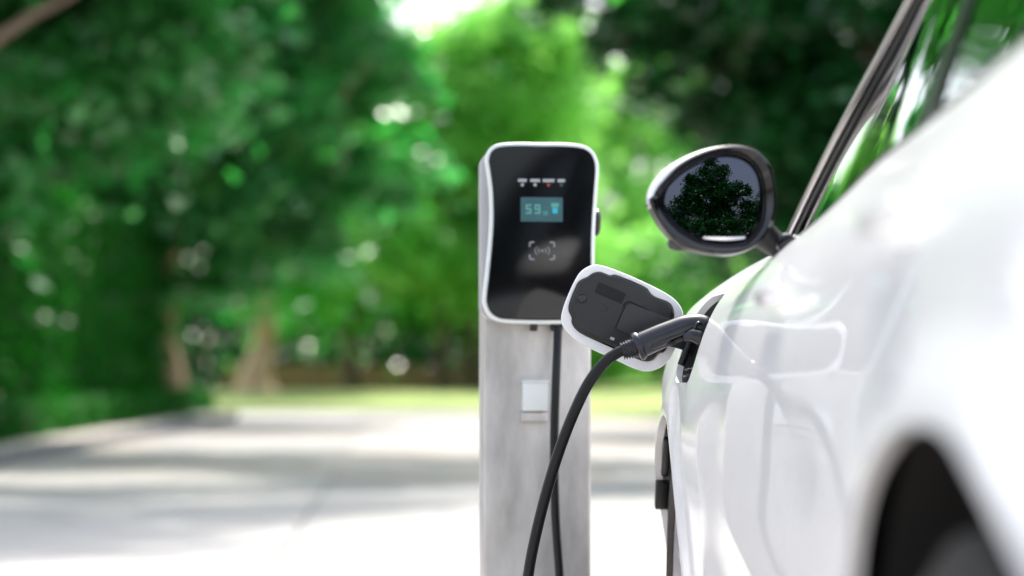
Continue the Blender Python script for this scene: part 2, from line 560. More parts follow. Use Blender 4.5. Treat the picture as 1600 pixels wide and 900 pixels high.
def cluster_points(ells, n, csize, seed, ncl):
    """leaf positions in clumps that fill ellipsoids (cx,cy,cz,rx,ry,rz)"""
    g = np.random.default_rng(seed)
    vol = np.array([e[3] * e[4] * e[5] for e in ells]) ** 0.8
    vol /= vol.sum()
    pts, cens = [], []
    for e, f in zip(ells, vol):
        k = max(4, int(ncl * f))
        d = g.normal(size=(k, 3)); d /= np.linalg.norm(d, axis=1)[:, None]
        rr = g.uniform(0.15, 1.0, k) ** 0.45
        c = np.array(e[:3]) + d * rr[:, None] * np.array(e[3:])
        cens.append(c)
        m_ = int(n * f / k) + 1
        for ci in c:
            sc = csize * g.uniform(0.6, 1.3)
            q = g.normal(size=(m_, 3)) * np.array((sc, sc, sc * 0.62))
            q[:, 2] -= 0.25 * (q[:, 0] ** 2 + q[:, 1] ** 2) / max(sc, 0.1)
            pts.append(ci + q)
    return np.vstack(pts), cens

def tree(name, label, base, ells, n, leaf, lm, bark, r0, seed, ncl=90, csize=0.45, limb_to=None, group=None, up=0.5,
         bend=(0, 0), flare=1.6, fork=None, multi=1, minz=None, keep=None):
    g = np.random.default_rng(seed)
    bz = float(gz(base[0], base[1])) + (verge_z if base[0] < KX - 0.2 and base[1] < KEND else 0)
    root = empty(name, (base[0], base[1], bz))
    tag(root, label, 'tree', group)
    B = np.array((base[0], base[1], bz - 0.05))
    top = np.mean([e[:3] for e in ells], 0)
    fz = fork if fork else bz + (top[2] - bz) * 0.55
    V, Fc = [], []
    def add(path, rad, seg=9):
        v, f = tube_np(path, rad, seg, True)
        o = len(V); V.extend(v); Fc.extend([tuple(i + o for i in q) for q in f])
    forks = []
    for k in range(multi):
        a = 2 * math.pi * k / max(1, multi) + 0.6
        off = np.array((math.cos(a), math.sin(a), 0)) * (r0 * 0.9 if multi > 1 else 0)
        fk = np.array((base[0] + bend[0] + off[0] * 2.0, base[1] + bend[1] + off[1] * 2.0, fz))
        P = [B + off, B + off + (0, 0, 0.3)]
        for t in (0.25, 0.5, 0.75, 1.0):
            P.append(B + off + (fk - B - off) * t + np.append(g.normal(size=2) * r0 * 0.3, 0))
        P = catmull(P, 4)
        h = (P[:, 2] - B[2]) / (fz - B[2])
        rad = r0 * (1 - 0.42 * h) * (1 + (flare - 1) * np.exp(-h * 5)) * (0.75 if multi > 1 else 1)
        add(P, rad, 12)
        forks.append((P[-1], rad[-1]))
    pts, cens = cluster_points(ells, n, csize, seed + 1, ncl)
    for i, e in enumerate(ells):
        fk, fr = forks[i % len(forks)]
        c = np.array(e[:3]) + np.array((0, 0, -0.1 * e[5]))
        mid = (fk + c) / 2 + np.append(g.normal(size=2) * 0.2, 0.25)
        P = catmull([fk - (0, 0, 0.15), mid, c], 5)
        add(P, np.linspace(fr * 0.72, fr * 0.28, len(P)), 7)
        for q in cens[i][::max(1, len(cens[i]) // 12)]:
            s = P[g.integers(3, len(P))]
            m2 = (s + q) / 2 + g.normal(size=3) * 0.12
            add(catmull([s, m2, q], 3), np.linspace(fr * 0.2, 0.008, 7), 5)
    o = pydata('trunk', V, Fc, M[bark], root, True)
    if minz is not None:
        pts = pts[pts[:, 2] > minz]
    if keep is not None:
        pts = pts[keep(pts)]
    leaves_mesh('crown', pts, leaf, up, M[lm], seed + 2, root)
    return root

def hedge(name, label, x0, x1, y0, y1, z0, z1, n, leaf, lm, seed, group=None, rough=0.12, up=0.2):
    g = np.random.default_rng(seed)
    P = g.uniform(size=(n, 3))
    # most leaves near the outer faces
    face = g.integers(0, 4, n)
    dep = g.exponential(0.14, n)
    X = x0 + (x1 - x0) * P[:, 0]; Y = y0 + (y1 - y0) * P[:, 1]; Zf = P[:, 2]
    X = np.where(face == 0, x1 - dep, np.where(face == 1, x0 + dep, X))
    Y = np.where(face == 3, np.where(g.uniform(size=n) < 0.5, y0 + dep, y1 - dep), Y)
    Zf = np.where(face == 2, 1 - dep / (z1 - z0), Zf)
    wob = rough * (np.sin(X * 3.1 + seed) + np.sin(Y * 2.3 + seed * 2) + np.sin(Y * 5.7 + X * 4.1))
    hgt = (z1 - z0) * (1 + 0.6 * wob / max(0.3, (z1 - z0)))
    Z = gz(X, Y) + z0 + np.clip(Zf, 0, 1) * hgt
    X = X + wob * 0.6 * np.sin(Zf * 3 + Y)
    root = empty(name, ((x0 + x1) / 2, (y0 + y1) / 2, float(gz((x0 + x1) / 2, (y0 + y1) / 2)) + z0))
    tag(root, label, 'hedge', group)
    leaves_mesh('foliage', np.stack([X, Y, Z], 1), leaf, up, M[lm], seed, root)
    V, Fc = [], []
    vert = (y1 - y0) > (x1 - x0)
    L = (y1 - y0) if vert else (x1 - x0)
    for k in range(int(L / 0.6)):
        q = 0.3 + k * 0.6
        x, y = (((x0 + x1) / 2, y0 + q) if vert else (x0 + q, (y0 + y1) / 2))
        zb = float(gz(x, y)) + z0
        h = (z1 - z0)
        v, f = tube_np(catmull([(x, y, zb - 0.05), (x + g.normal() * .05, y + g.normal() * .1, zb + h * .5), (x + g.normal() * .1, y + g.normal() * .15, zb + h * .92)], 3), np.linspace(.03, .008, 7), 6)
        o = len(V); V.extend(v); Fc.extend([tuple(i + o for i in q2) for q2 in f])
    tag(pydata('stems', V, Fc, M['bark'], root, True), kind='stuff')
    return root

def bush(name, label, c, rx, ry, h, n, leaf, lm, seed, ncl=30, cs=0.3):
    z = float(gz(c[0], c[1]))
    root = empty(name, (c[0], c[1], z))
    tag(root, label, 'bush')
    pts, cens = cluster_points([(c[0], c[1], z + h * 0.5, rx, ry, h * 0.5)], n, cs, seed, ncl)
    pts = pts[pts[:, 2] > z + 0.03]
    V, Fc = [], []
    for q in cens[0][::3]:
        v, f = tube_np(catmull([(c[0], c[1], z - .05), ((c[0] + q[0]) / 2, (c[1] + q[1]) / 2, z + (q[2] - z) * .65), q], 3), np.linspace(.04, .008, 7), 5)
        o = len(V); V.extend(v); Fc.extend([tuple(i + o for i in q2) for q2 in f])
    pydata('stems', V, Fc, M['bark'], root, True)
    leaves_mesh('foliage', pts, leaf, 0.5, M[lm], seed + 1, root)
    return root

# left side: tall trees over a clipped hedge with a low planting in front
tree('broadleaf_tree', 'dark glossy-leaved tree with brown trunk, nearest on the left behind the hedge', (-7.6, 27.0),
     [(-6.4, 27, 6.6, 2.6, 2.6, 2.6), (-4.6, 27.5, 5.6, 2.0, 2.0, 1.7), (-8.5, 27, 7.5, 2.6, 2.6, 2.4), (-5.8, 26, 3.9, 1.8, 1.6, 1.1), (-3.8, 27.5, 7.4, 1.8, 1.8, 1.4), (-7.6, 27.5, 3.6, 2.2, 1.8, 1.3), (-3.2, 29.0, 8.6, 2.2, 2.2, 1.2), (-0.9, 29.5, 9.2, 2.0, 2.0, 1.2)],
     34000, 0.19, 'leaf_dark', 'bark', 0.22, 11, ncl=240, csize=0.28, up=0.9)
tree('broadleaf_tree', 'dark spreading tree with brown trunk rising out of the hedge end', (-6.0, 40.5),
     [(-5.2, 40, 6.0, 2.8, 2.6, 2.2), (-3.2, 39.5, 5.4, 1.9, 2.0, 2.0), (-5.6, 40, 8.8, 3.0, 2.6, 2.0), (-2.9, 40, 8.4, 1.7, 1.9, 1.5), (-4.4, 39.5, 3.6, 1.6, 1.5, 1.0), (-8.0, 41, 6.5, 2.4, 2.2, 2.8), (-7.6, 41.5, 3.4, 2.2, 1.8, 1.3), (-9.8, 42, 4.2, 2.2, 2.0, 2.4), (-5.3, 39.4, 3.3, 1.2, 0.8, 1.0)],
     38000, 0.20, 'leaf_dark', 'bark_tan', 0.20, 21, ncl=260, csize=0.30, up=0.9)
bt = tree('broadleaf_tree', 'big tree at the frame edge with bare branch crossing the upper left corner', (-8.4, 18.0),
     [(-6.6, 17.5, 7.6, 3.2, 2.8, 1.7), (-3.4, 17.0, 8.4, 2.8, 2.6, 1.3), (-9.5, 18, 7.2, 2.6, 2.6, 2.0), (-5.0, 21.5, 7.6, 1.6, 1.6, 0.9), (-1.6, 20.0, 8.0, 1.5, 1.6, 0.9), (-0.6, 25.5, 8.8, 1.6, 1.4, 0.9), (-2.3, 20.5, 6.3, 1.5, 1.6, 0.7), (-2.6, 16.0, 5.6, 1.6, 1.5, 0.7)],
     44000, 0.14, 'leaf_dark', 'bark', 0.26, 31, ncl=140, csize=0.38, minz=4.7)
lb = catmull([Vector((-8.3, 18.0, 3.0)), Vector((-6.2, 18.8, 3.1)), W(-70, 88, 19), W(0, 52, 19.1), W(45, 22, 19.2), W(95, -4, 19.3), W(190, -70, 19.6), W(260, -150, 20)], 5)
tube('limb', lb, np.interp(np.linspace(0, 1, len(lb)), [0, .3, .6, 1], [.10, .05, .038, .015]), M['bark_limb'], bt, 10)
hedge('tall_hedge', 'tall dark green hedge wall along the left footway', -7.3, -6.0, 18, 42, 0.11, 3.3, 44000, 0.11, 'leaf_hedge', 41, rough=0.10, up=0.0)
hedge('low_hedge', 'low green border planting at the foot of the tall hedge', -5.95, -5.45, 16, 42, 0.11, 0.55, 16000, 0.07, 'leaf_hedge', 42, rough=0.06, up=0.5)

# beyond the pavement
tree('park_tree', 'tree with thick pale tan flared trunk at the end of the hedge', (-6.4, 57.5),
     [(-6.8, 58, 8.0, 3.4, 3.0, 2.6), (-9.5, 58, 9.0, 3.0, 3.0, 3.0), (-4.6, 57, 6.0, 1.9, 2.0, 1.5), (-5.0, 57, 11, 2.6, 2.6, 2.2), (-5.7, 55.8, 4.2, 1.7, 1.2, 1.2)],
     26000, 0.16, 'leaf_mid', 'bark_tan', 0.34, 51, ncl=130, csize=0.55, flare=1.8, bend=(0.40, 0), fork=3.1)
tree('park_tree', 'bright sunlit light green tree in the centre behind the charging post', (-1.9, 63.0),
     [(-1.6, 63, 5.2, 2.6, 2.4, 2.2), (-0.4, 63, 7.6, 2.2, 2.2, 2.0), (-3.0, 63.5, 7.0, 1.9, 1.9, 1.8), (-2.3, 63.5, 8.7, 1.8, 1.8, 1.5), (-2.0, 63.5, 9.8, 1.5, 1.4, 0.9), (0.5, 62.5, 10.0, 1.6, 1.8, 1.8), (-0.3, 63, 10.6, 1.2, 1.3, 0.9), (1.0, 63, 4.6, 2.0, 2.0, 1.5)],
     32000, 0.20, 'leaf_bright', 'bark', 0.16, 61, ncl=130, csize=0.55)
tree('park_tree', 'mid green tree with slim brown trunk left of the bright central tree', (-4.6, 66.0),
     [(-4.8, 66, 7.6, 2.4, 2.4, 2.6), (-3.4, 66, 4.6, 1.8, 1.8, 1.6), (-5.6, 66, 4.4, 1.6, 1.6, 1.4)],
     14000, 0.17, 'leaf_mid', 'bark', 0.22, 71, ncl=70, csize=0.55)
tree('park_tree', 'tall bright green tree at the back, topping the central trees', (1.8, 74.0),
     [(1.2, 74, 7.0, 3.0, 2.6, 3.0), (3.4, 74, 10.5, 3.0, 2.6, 2.4), (-0.6, 75, 4.6, 2.6, 2.2, 1.9), (4.8, 74, 6.2, 2.2, 2.2, 2.4), (0.4, 74, 11.0, 1.8, 1.8, 1.4)],
     20000, 0.19, 'leaf_bright', 'bark', 0.25, 81, ncl=90, csize=0.6)
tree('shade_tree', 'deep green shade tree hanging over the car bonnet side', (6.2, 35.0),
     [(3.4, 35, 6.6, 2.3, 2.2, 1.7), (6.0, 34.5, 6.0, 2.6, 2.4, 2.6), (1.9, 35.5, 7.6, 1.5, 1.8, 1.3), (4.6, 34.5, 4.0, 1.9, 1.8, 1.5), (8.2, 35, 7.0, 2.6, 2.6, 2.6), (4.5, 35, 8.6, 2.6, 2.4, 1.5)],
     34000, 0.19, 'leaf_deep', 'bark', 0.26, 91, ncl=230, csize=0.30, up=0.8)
tree('shade_tree', 'dark tree standing farther back on the right side', (8.5, 48.0),
     [(7.0, 48, 6.5, 3.2, 2.6, 3.0), (10.0, 48, 7.5, 3.2, 2.8, 3.2), (5.0, 48, 9.6, 2.4, 2.4, 2.2), (6.2, 47.5, 3.6, 2.2, 2.0, 1.6)],
     22000, 0.16, 'leaf_deep', 'bark', 0.28, 101, ncl=90, csize=0.55)
tree('shade_tree', 'tree at the right whose high canopy reflects in the rear side window', (8.8, 23.0),
     [(5.6, 23, 7.6, 2.8, 2.4, 1.4), (2.8, 22.6, 6.7, 1.9, 1.9, 0.9), (0.5, 22, 6.3, 1.7, 1.8, 0.8), (8.8, 23, 8.2, 2.8, 2.6, 1.8), (0.4, 26.5, 7.3, 1.6, 1.5, 0.8)],
     30000, 0.15, 'leaf_mid', 'bark', 0.26, 301, ncl=150, csize=0.35, minz=5.2)
tree('shade_tree', 'broad dark tree beyond the car, outside the right edge of the view', (15.5, 44.0),
     [(14.5, 44, 6.0, 3.0, 2.6, 2.6), (17.5, 44, 5.4, 3.0, 2.6, 2.4), (15.5, 44, 8.4, 2.6, 2.4, 1.8), (13.0, 44, 3.6, 2.0, 1.8, 1.4)],
     12000, 0.22, 'leaf_deep', 'bark', 0.26, 311, ncl=80, csize=0.5)
tree('park_tree', 'light green tree beyond the car, farthest to the right of the view', (21.0, 40.0),
     [(20.5, 40, 5.6, 3.0, 2.6, 2.6), (23.0, 40, 5.0, 2.6, 2.4, 2.2), (21.0, 40, 8.0, 2.4, 2.2, 1.8)],
     10000, 0.22, 'leaf_mid', 'bark', 0.24, 321, ncl=70, csize=0.5)
tree('park_tree', 'slender brown-trunked tree just left of the charging post at the low wall', (-1.15, 67.0),
     [(-1.3, 67, 5.0, 1.5, 1.4, 1.5), (-0.7, 67, 7.0, 1.4, 1.4, 1.6)],
     6000, 0.17, 'leaf_mid', 'bark', 0.24, 111, ncl=34, csize=0.5)
bush('yellow_green_bush', 'yellow-green sunlit bush on the lawn between charger and mirror', (3.7, 58.0), 1.9, 1.2, 4.2, 7000, 0.17, 'leaf_bright', 121)
bush('round_bush', 'taller light green shrub on the lawn behind the yellow-green bush', (2.2, 64.0), 1.8, 1.3, 4.6, 6000, 0.17, 'leaf_bright', 131)
hedge('back_hedge', 'dark hedge along the far side of the lawn', -14, 14, 74.5, 76.5, 0.0, 2.6, 16000, 0.32, 'leaf_deep', 141, rough=0.2)
hedge('boundary_trees', 'deep green mass of foliage closing the view behind the park trees', -34, 48, 84, 87, 0.0, 9.0, 36000, 0.55, 'leaf_deep', 151, rough=0.4)
wl = tag(empty('low_wall', (0, 71, float(gz(0, 71)))), 'low brown wall in front of the far hedge', 'wall')
box('wall_body', (-4.2, 71.0, float(gz(-4, 71)) + 0.25), (9.2, 0.3, 0.9), M['wall'], wl)
box('coping', (-4.2, 71.0, float(gz(-4, 71)) + 0.74), (9.3, 0.4, 0.08), M['wall'], wl, 0.015)

# behind the camera: seen in the door mirror, the windows and the charger's black glass
tree('roadside_tree', 'large round-crowned tree reflected in the door mirror', (-4.6, -37.0),
     [(-4.6, -37, 7.2, 3.2, 2.6, 2.2), (-7.2, -37, 6.0, 2.0, 2.0, 1.6), (-2.0, -37, 6.0, 2.4, 2.0, 1.8), (-4.2, -37, 9.8, 2.0, 1.6, 1.3), (-4.5, -37, 3.6, 5.0, 2.4, 2.0), (-6.6, -37, 8.4, 1.3, 1.2, 0.9)],
     34000, 0.19, 'leaf_deep', 'bark', 0.28, 201, ncl=130, csize=0.42)
tree('roadside_tree', 'lower dark tree behind the viewpoint beside the reflected round-crowned tree', (-11.0, -38.0),
     [(-11, -38, 3.8, 3.0, 2.4, 2.0), (-13.5, -38, 4.0, 2.4, 2.2, 2.0), (-8.8, -38, 3.2, 2.0, 2.0, 1.6)],
     12000, 0.18, 'leaf_deep', 'bark', 0.26, 211, ncl=60, csize=0.5)
tree('roadside_tree', 'dark tree behind the viewpoint on the car side, seen only in reflections', (3.6, -38.0),
     [(3.6, -38, 5.2, 2.8, 2.4, 2.2), (5.6, -38, 4.2, 2.4, 2.2, 2.0), (1.2, -38, 4.6, 1.8, 1.8, 1.6)],
     12000, 0.18, 'leaf_deep', 'bark', 0.26, 216, ncl=60, csize=0.5)
hedge('rear_hedge', 'dark hedge behind the viewpoint, seen only in reflections', -22, 22, -34, -32.6, 0.0, 2.6, 16000, 0.30, 'leaf_deep', 221, rough=0.2)


# ------------------------------------------------------------------ the car
CX = 1.21
YR, YF, ZW, RA = 1.645, 4.37, 0.345, 0.372      # wheel centres, wheel height, arch radius
RAR = 0.398

def pinterp(xs, ys):
    """smooth monotone-ish interpolation through points (cubic Hermite)"""
    xs = np.array(xs, float); ys = np.array(ys, float)
    d = np.gradient(ys, xs)
    def f(x):
        x = np.asarray(x, float)
        xc = np.clip(x, xs[0], xs[-1])
        i = np.clip(np.searchsorted(xs, xc) - 1, 0, len(xs) - 2)
        h = xs[i + 1] - xs[i]; t = (xc - xs[i]) / h
        v = (2 * t**3 - 3 * t**2 + 1) * ys[i] + (t**3 - 2 * t**2 + t) * h * d[i] + (-2 * t**3 + 3 * t**2) * ys[i + 1] + (t**3 - t**2) * h * d[i + 1]
        return v + np.where(x > xs[-1], (x - xs[-1]) * d[-1], 0) + np.where(x < xs[0], (x - xs[0]) * d[0], 0)
    return f

prof = pinterp([.18, .24, .30, .38, .50, .62, .70, .78, .85, .90, .95, 1.0, 1.05, 1.09],
               [.395, .352, .330, .314, .303, .297, .2985, .311, .332, .351, .380, .415, .455, .495])
fext = pinterp([.80, .88, .92, .95, 1.0, 1.03, 1.06], [0, 0, .003, .012, .040, .072, .11])
beltT = pinterp([0.9, 1.3, 1.9, 2.6, 3.3, 3.7, 4.0, 4.3, 4.6, 4.85, 5.05],
                [.99, 1.035, 1.06, 1.063, 1.040, 1.018, 1.014, 1.021, 1.026, 1.0, .94])

def S(y, z):
    y = np.asarray(y, float); z = np.asarray(z, float)
    x = prof(z)
    x = x + sst(2.7, 4.2, y) * fext(z)
    x = x - 0.034 * sst(.72, 1.04, z) * (1 - sst(1.75, 2.8, y))
    x = x + 0.012 * sst(1.9, 2.5, y) * (1 - sst(3.3, 3.9, y)) * np.exp(-((z - .46) / .10) ** 2)
    x = x + 0.010 * sst(1.9, 2.6, y) * (1 - sst(3.4, 4.1, y)) * np.exp(-((z - .68) / .10) ** 2)
    x = x - 0.013 * sst(4.02, 4.32, y) * sst(.70, .80, z) * (1 - sst(.92, 1.0, z))
    for yc, ra in ((YR, RAR), (YF, RA)):
        r = np.hypot(y - yc, z - ZW) if ra == RA else (np.abs(y - yc) ** 2.5 + np.abs(z - ZW) ** 2.5) ** 0.4
        t = np.clip((r - ra) / 0.085, 0, 1)
        x = x - 0.0125 * (1 - t) ** 2 * (1 + 2 * t)
    x = x + 0.30 * np.clip((y - 4.58) / 0.5, 0, 2) ** 2.2 + 0.26 * np.clip((1.5 - y) / 0.5, 0, 2) ** 2.2
    return x

def Snormal(y, z, f=None):
    f = f or S
    e = 2e-3
    dy = (f(y + e, z) - f(y - e, z)) / (2 * e); dz = (f(y, z + e) - f(y, z - e)) / (2 * e)
    n = np.stack([-np.ones_like(dy), dy, dz], 1)
    return n / np.linalg.norm(n, axis=1)[:, None]

def cdt_panels(outer, holes, loops, gridpts, constraint_step=0.012, clear=0.006):
    """triangulate the (y,z) plane; returns points and triangles with their centroids"""
    pts, edges = [], []
    def addloop(L, closed=True):
        b = len(pts)
        pts.extend([tuple(p) for p in L])
        n = len(L)
        for i in range(n if closed else n - 1):
            edges.append((b + i, b + (i + 1) % n))
    addloop(outer)
    for h in holes: addloop(h)
    for h in loops: addloop(h)
    C = np.array(pts)
    G = gridpts[inpoly(gridpts, outer)]
    cell = {}
    for p in C:
        cell.setdefault((int(p[0] / .02), int(p[1] / .02)), []).append(p)
    keep = []
    for p in G:
        a, b = int(p[0] / .02), int(p[1] / .02)
        ok = True
        for i in (-1, 0, 1):
            for j in (-1, 0, 1):
                for q in cell.get((a + i, b + j), ()):
                    if (p[0] - q[0]) ** 2 + (p[1] - q[1]) ** 2 < clear * clear:
                        ok = False; break
        if ok: keep.append(tuple(p))
    allp = pts + keep
    r = delaunay_2d_cdt([Vector(p) for p in allp], edges, [], 0, 1e-6, False)
    P = np.array([tuple(v) for v in r[0]])
    T = np.array([f for f in r[2] if len(f) == 3])
    return P, T, P[T].mean(1)

def surf_panel(name, P, T, f, m, parent, mirror=False, flange=0.014, thick_dir=None):
    """mesh of the triangles T lifted onto x = f(y,z), analytic normals, edges folded inwards"""
    used = np.unique(T); mp = -np.ones(len(P), int); mp[used] = np.arange(len(used))
    p = P[used]; t = mp[T]
    x = f(p[:, 0], p[:, 1])
    nr = Snormal(p[:, 0], p[:, 1], f)
    V = np.stack([x, p[:, 0], p[:, 1]], 1)
    # orient triangles to face -X
    a = V[t[:, 1]] - V[t[:, 0]]; b = V[t[:, 2]] - V[t[:, 0]]
    flip = np.cross(a, b)[:, 0] > 0
    t[flip] = t[flip][:, ::-1]
    ed = {}
    for q in t:
        for i in range(3):
            e = (q[i], q[(i + 1) % 3]); k = (min(e), max(e))
            ed[k] = None if k in ed else e
    bnd = [e for e in ed.values() if e is not None]
    nv = len(V)
    faces = [tuple(q) for q in t]
    VV = [V]; NN = [nr]
    if flange > 0:
        bi = sorted({i for e in bnd for i in e}); bm_ = {i: k for k, i in enumerate(bi)}
        k = len(bi)
        r1 = V[bi]; r2 = V[bi] - nr[bi] * flange * 0.2; r3 = V[bi] - nr[bi] * flange
        VV += [r1, r3]; NN += [nr[bi] * 0, nr[bi] * 0]
        for (i, j) in bnd:
            faces.append((nv + bm_[j], nv + bm_[i], nv + k + bm_[i], nv + k + bm_[j]))
    V = np.vstack(VV); N = np.vstack(NN)
    if mirror:
        V = V.copy(); V[:, 0] = 2 * CX - V[:, 0]; N = N.copy(); N[:, 0] *= -1
        faces = [q[::-1] for q in faces]
    me = bpy.data.meshes.new(name)
    me.from_pydata(V.tolist(), [], faces)
    me.polygons.foreach_set('use_smooth', [True] * len(faces))
    me.update()
    me.normals_split_custom_set_from_vertices(N.tolist())
    return link(name, me, m, parent)

def grid_yz(y0, y1, z0, z1, sy, sz, fine=None):
    Y, Z = np.meshgrid(np.arange(y0, y1, sy), np.arange(z0, z1, sz))
    G = np.stack([Y.ravel(), Z.ravel()], 1)
    if fine:
        fy0, fy1, fz0, fz1, s = fine
        ins = (G[:, 0] > fy0) & (G[:, 0] < fy1) & (G[:, 1] > fz0) & (G[:, 1] < fz1)
        Y, Z = np.meshgrid(np.arange(fy0, fy1, s), np.arange(fz0, fz1, s))
        G = np.vstack([G[~ins], np.stack([Y.ravel(), Z.ravel()], 1)])
    g = np.random.default_rng(1)
    return G + g.normal(size=G.shape) * 2e-4

Y0, Y1, ZB = 1.02, 5.04, 0.225
def arch_pts(yc, ra, n=46):
    a0 = math.asin((ZB - ZW) / ra)
    e = 2 / 2.5 if ra > RA else 1.0          # the rear arch is flatter on top
    return [(yc - ra * math.copysign(abs(math.cos(a)) ** e, math.cos(a)), ZW + ra * (math.sin(a) ** e if math.sin(a) > 0 else math.sin(a))) for a in np.linspace(a0, math.pi - a0, n)]
ob = [(Y0, ZB)] + arch_pts(YR, RAR) + arch_pts(YF, RA) + [(Y1, ZB)]
ob = [tuple(p) for p in resample(ob, 0.018, False)]
ob += [tuple(p) for p in resample([(Y1, ZB), (Y1, float(beltT(Y1)))], 0.018, False)[1:]]
ob += [(y, float(beltT(y))) for y in np.arange(Y1 - .015, Y0, -.015)]
ob += [tuple(p) for p in resample([(Y0, float(beltT(Y0))), (Y0, ZB)], 0.018, False)[:-1]]
OUTER = np.array(ob)

def roundpoly(pts, r=0.05, n=5):
    P = np.array(pts, float); out = []
    k = len(P)
    for i in range(k):
        a, b, c = P[i - 1], P[i], P[(i + 1) % k]
        da = (a - b) / np.linalg.norm(a - b); dc = (c - b) / np.linalg.norm(c - b)
        rr = min(r, 0.45 * np.linalg.norm(a - b), 0.45 * np.linalg.norm(c - b))
        p0 = b + da * rr; p1 = b + dc * rr
        for t in np.linspace(0, 1, n): out.append((1 - t) ** 2 * p0 + 2 * t * (1 - t) * b + t * t * p1)
    return np.array(out)

front_door = roundpoly([(2.63, 1.3), (2.63, .315), (3.68, .315), (3.735, .60), (3.765, 1.3)], 0.06)
ra2 = [(YR + (RAR + .05) * math.cos(a), ZW + (RAR + .05) * math.sin(a)) for a in np.linspace(R(5), R(72), 9)]
rear_door = np.vstack([roundpoly([(1.74, 1.3), (1.80, .90), (2.0, .78)], 0.02, 2)[1:-1], np.array(ra2[::-1])[2:], [(2.20, .33)], roundpoly([(2.25, .315), (2.62, .315), (2.62, 1.3)], 0.03, 4)[:]])
rear_door = np.array([(1.74, 1.3), (1.78, .92), (1.90, .80)] + [tuple(p) for p in ra2[::-1] if p[0] > 1.92] + [(2.16, .335), (2.22, .315), (2.585, .315), (2.62, .35), (2.62, 1.3)])
GAP = 0.0022
fd_in, fd_out = resample(inset(front_door, GAP), .014), resample(inset(front_door, -GAP), .014)
rd_in, rd_out = resample(inset(rear_door, GAP), .014), resample(inset(rear_door, -GAP), .014)
# charge port opening (rounded, leaning with the fender)
PYC, PZC = 4.155, 0.857
port = resample(rrect(PYC, PZC, 0.236, 0.158, 0.046, 8), .006)

car = tag(empty('white_car', (CX, 3.0, 0)), 'white electric hatchback plugged in, its left side filling the right edge', 'car')

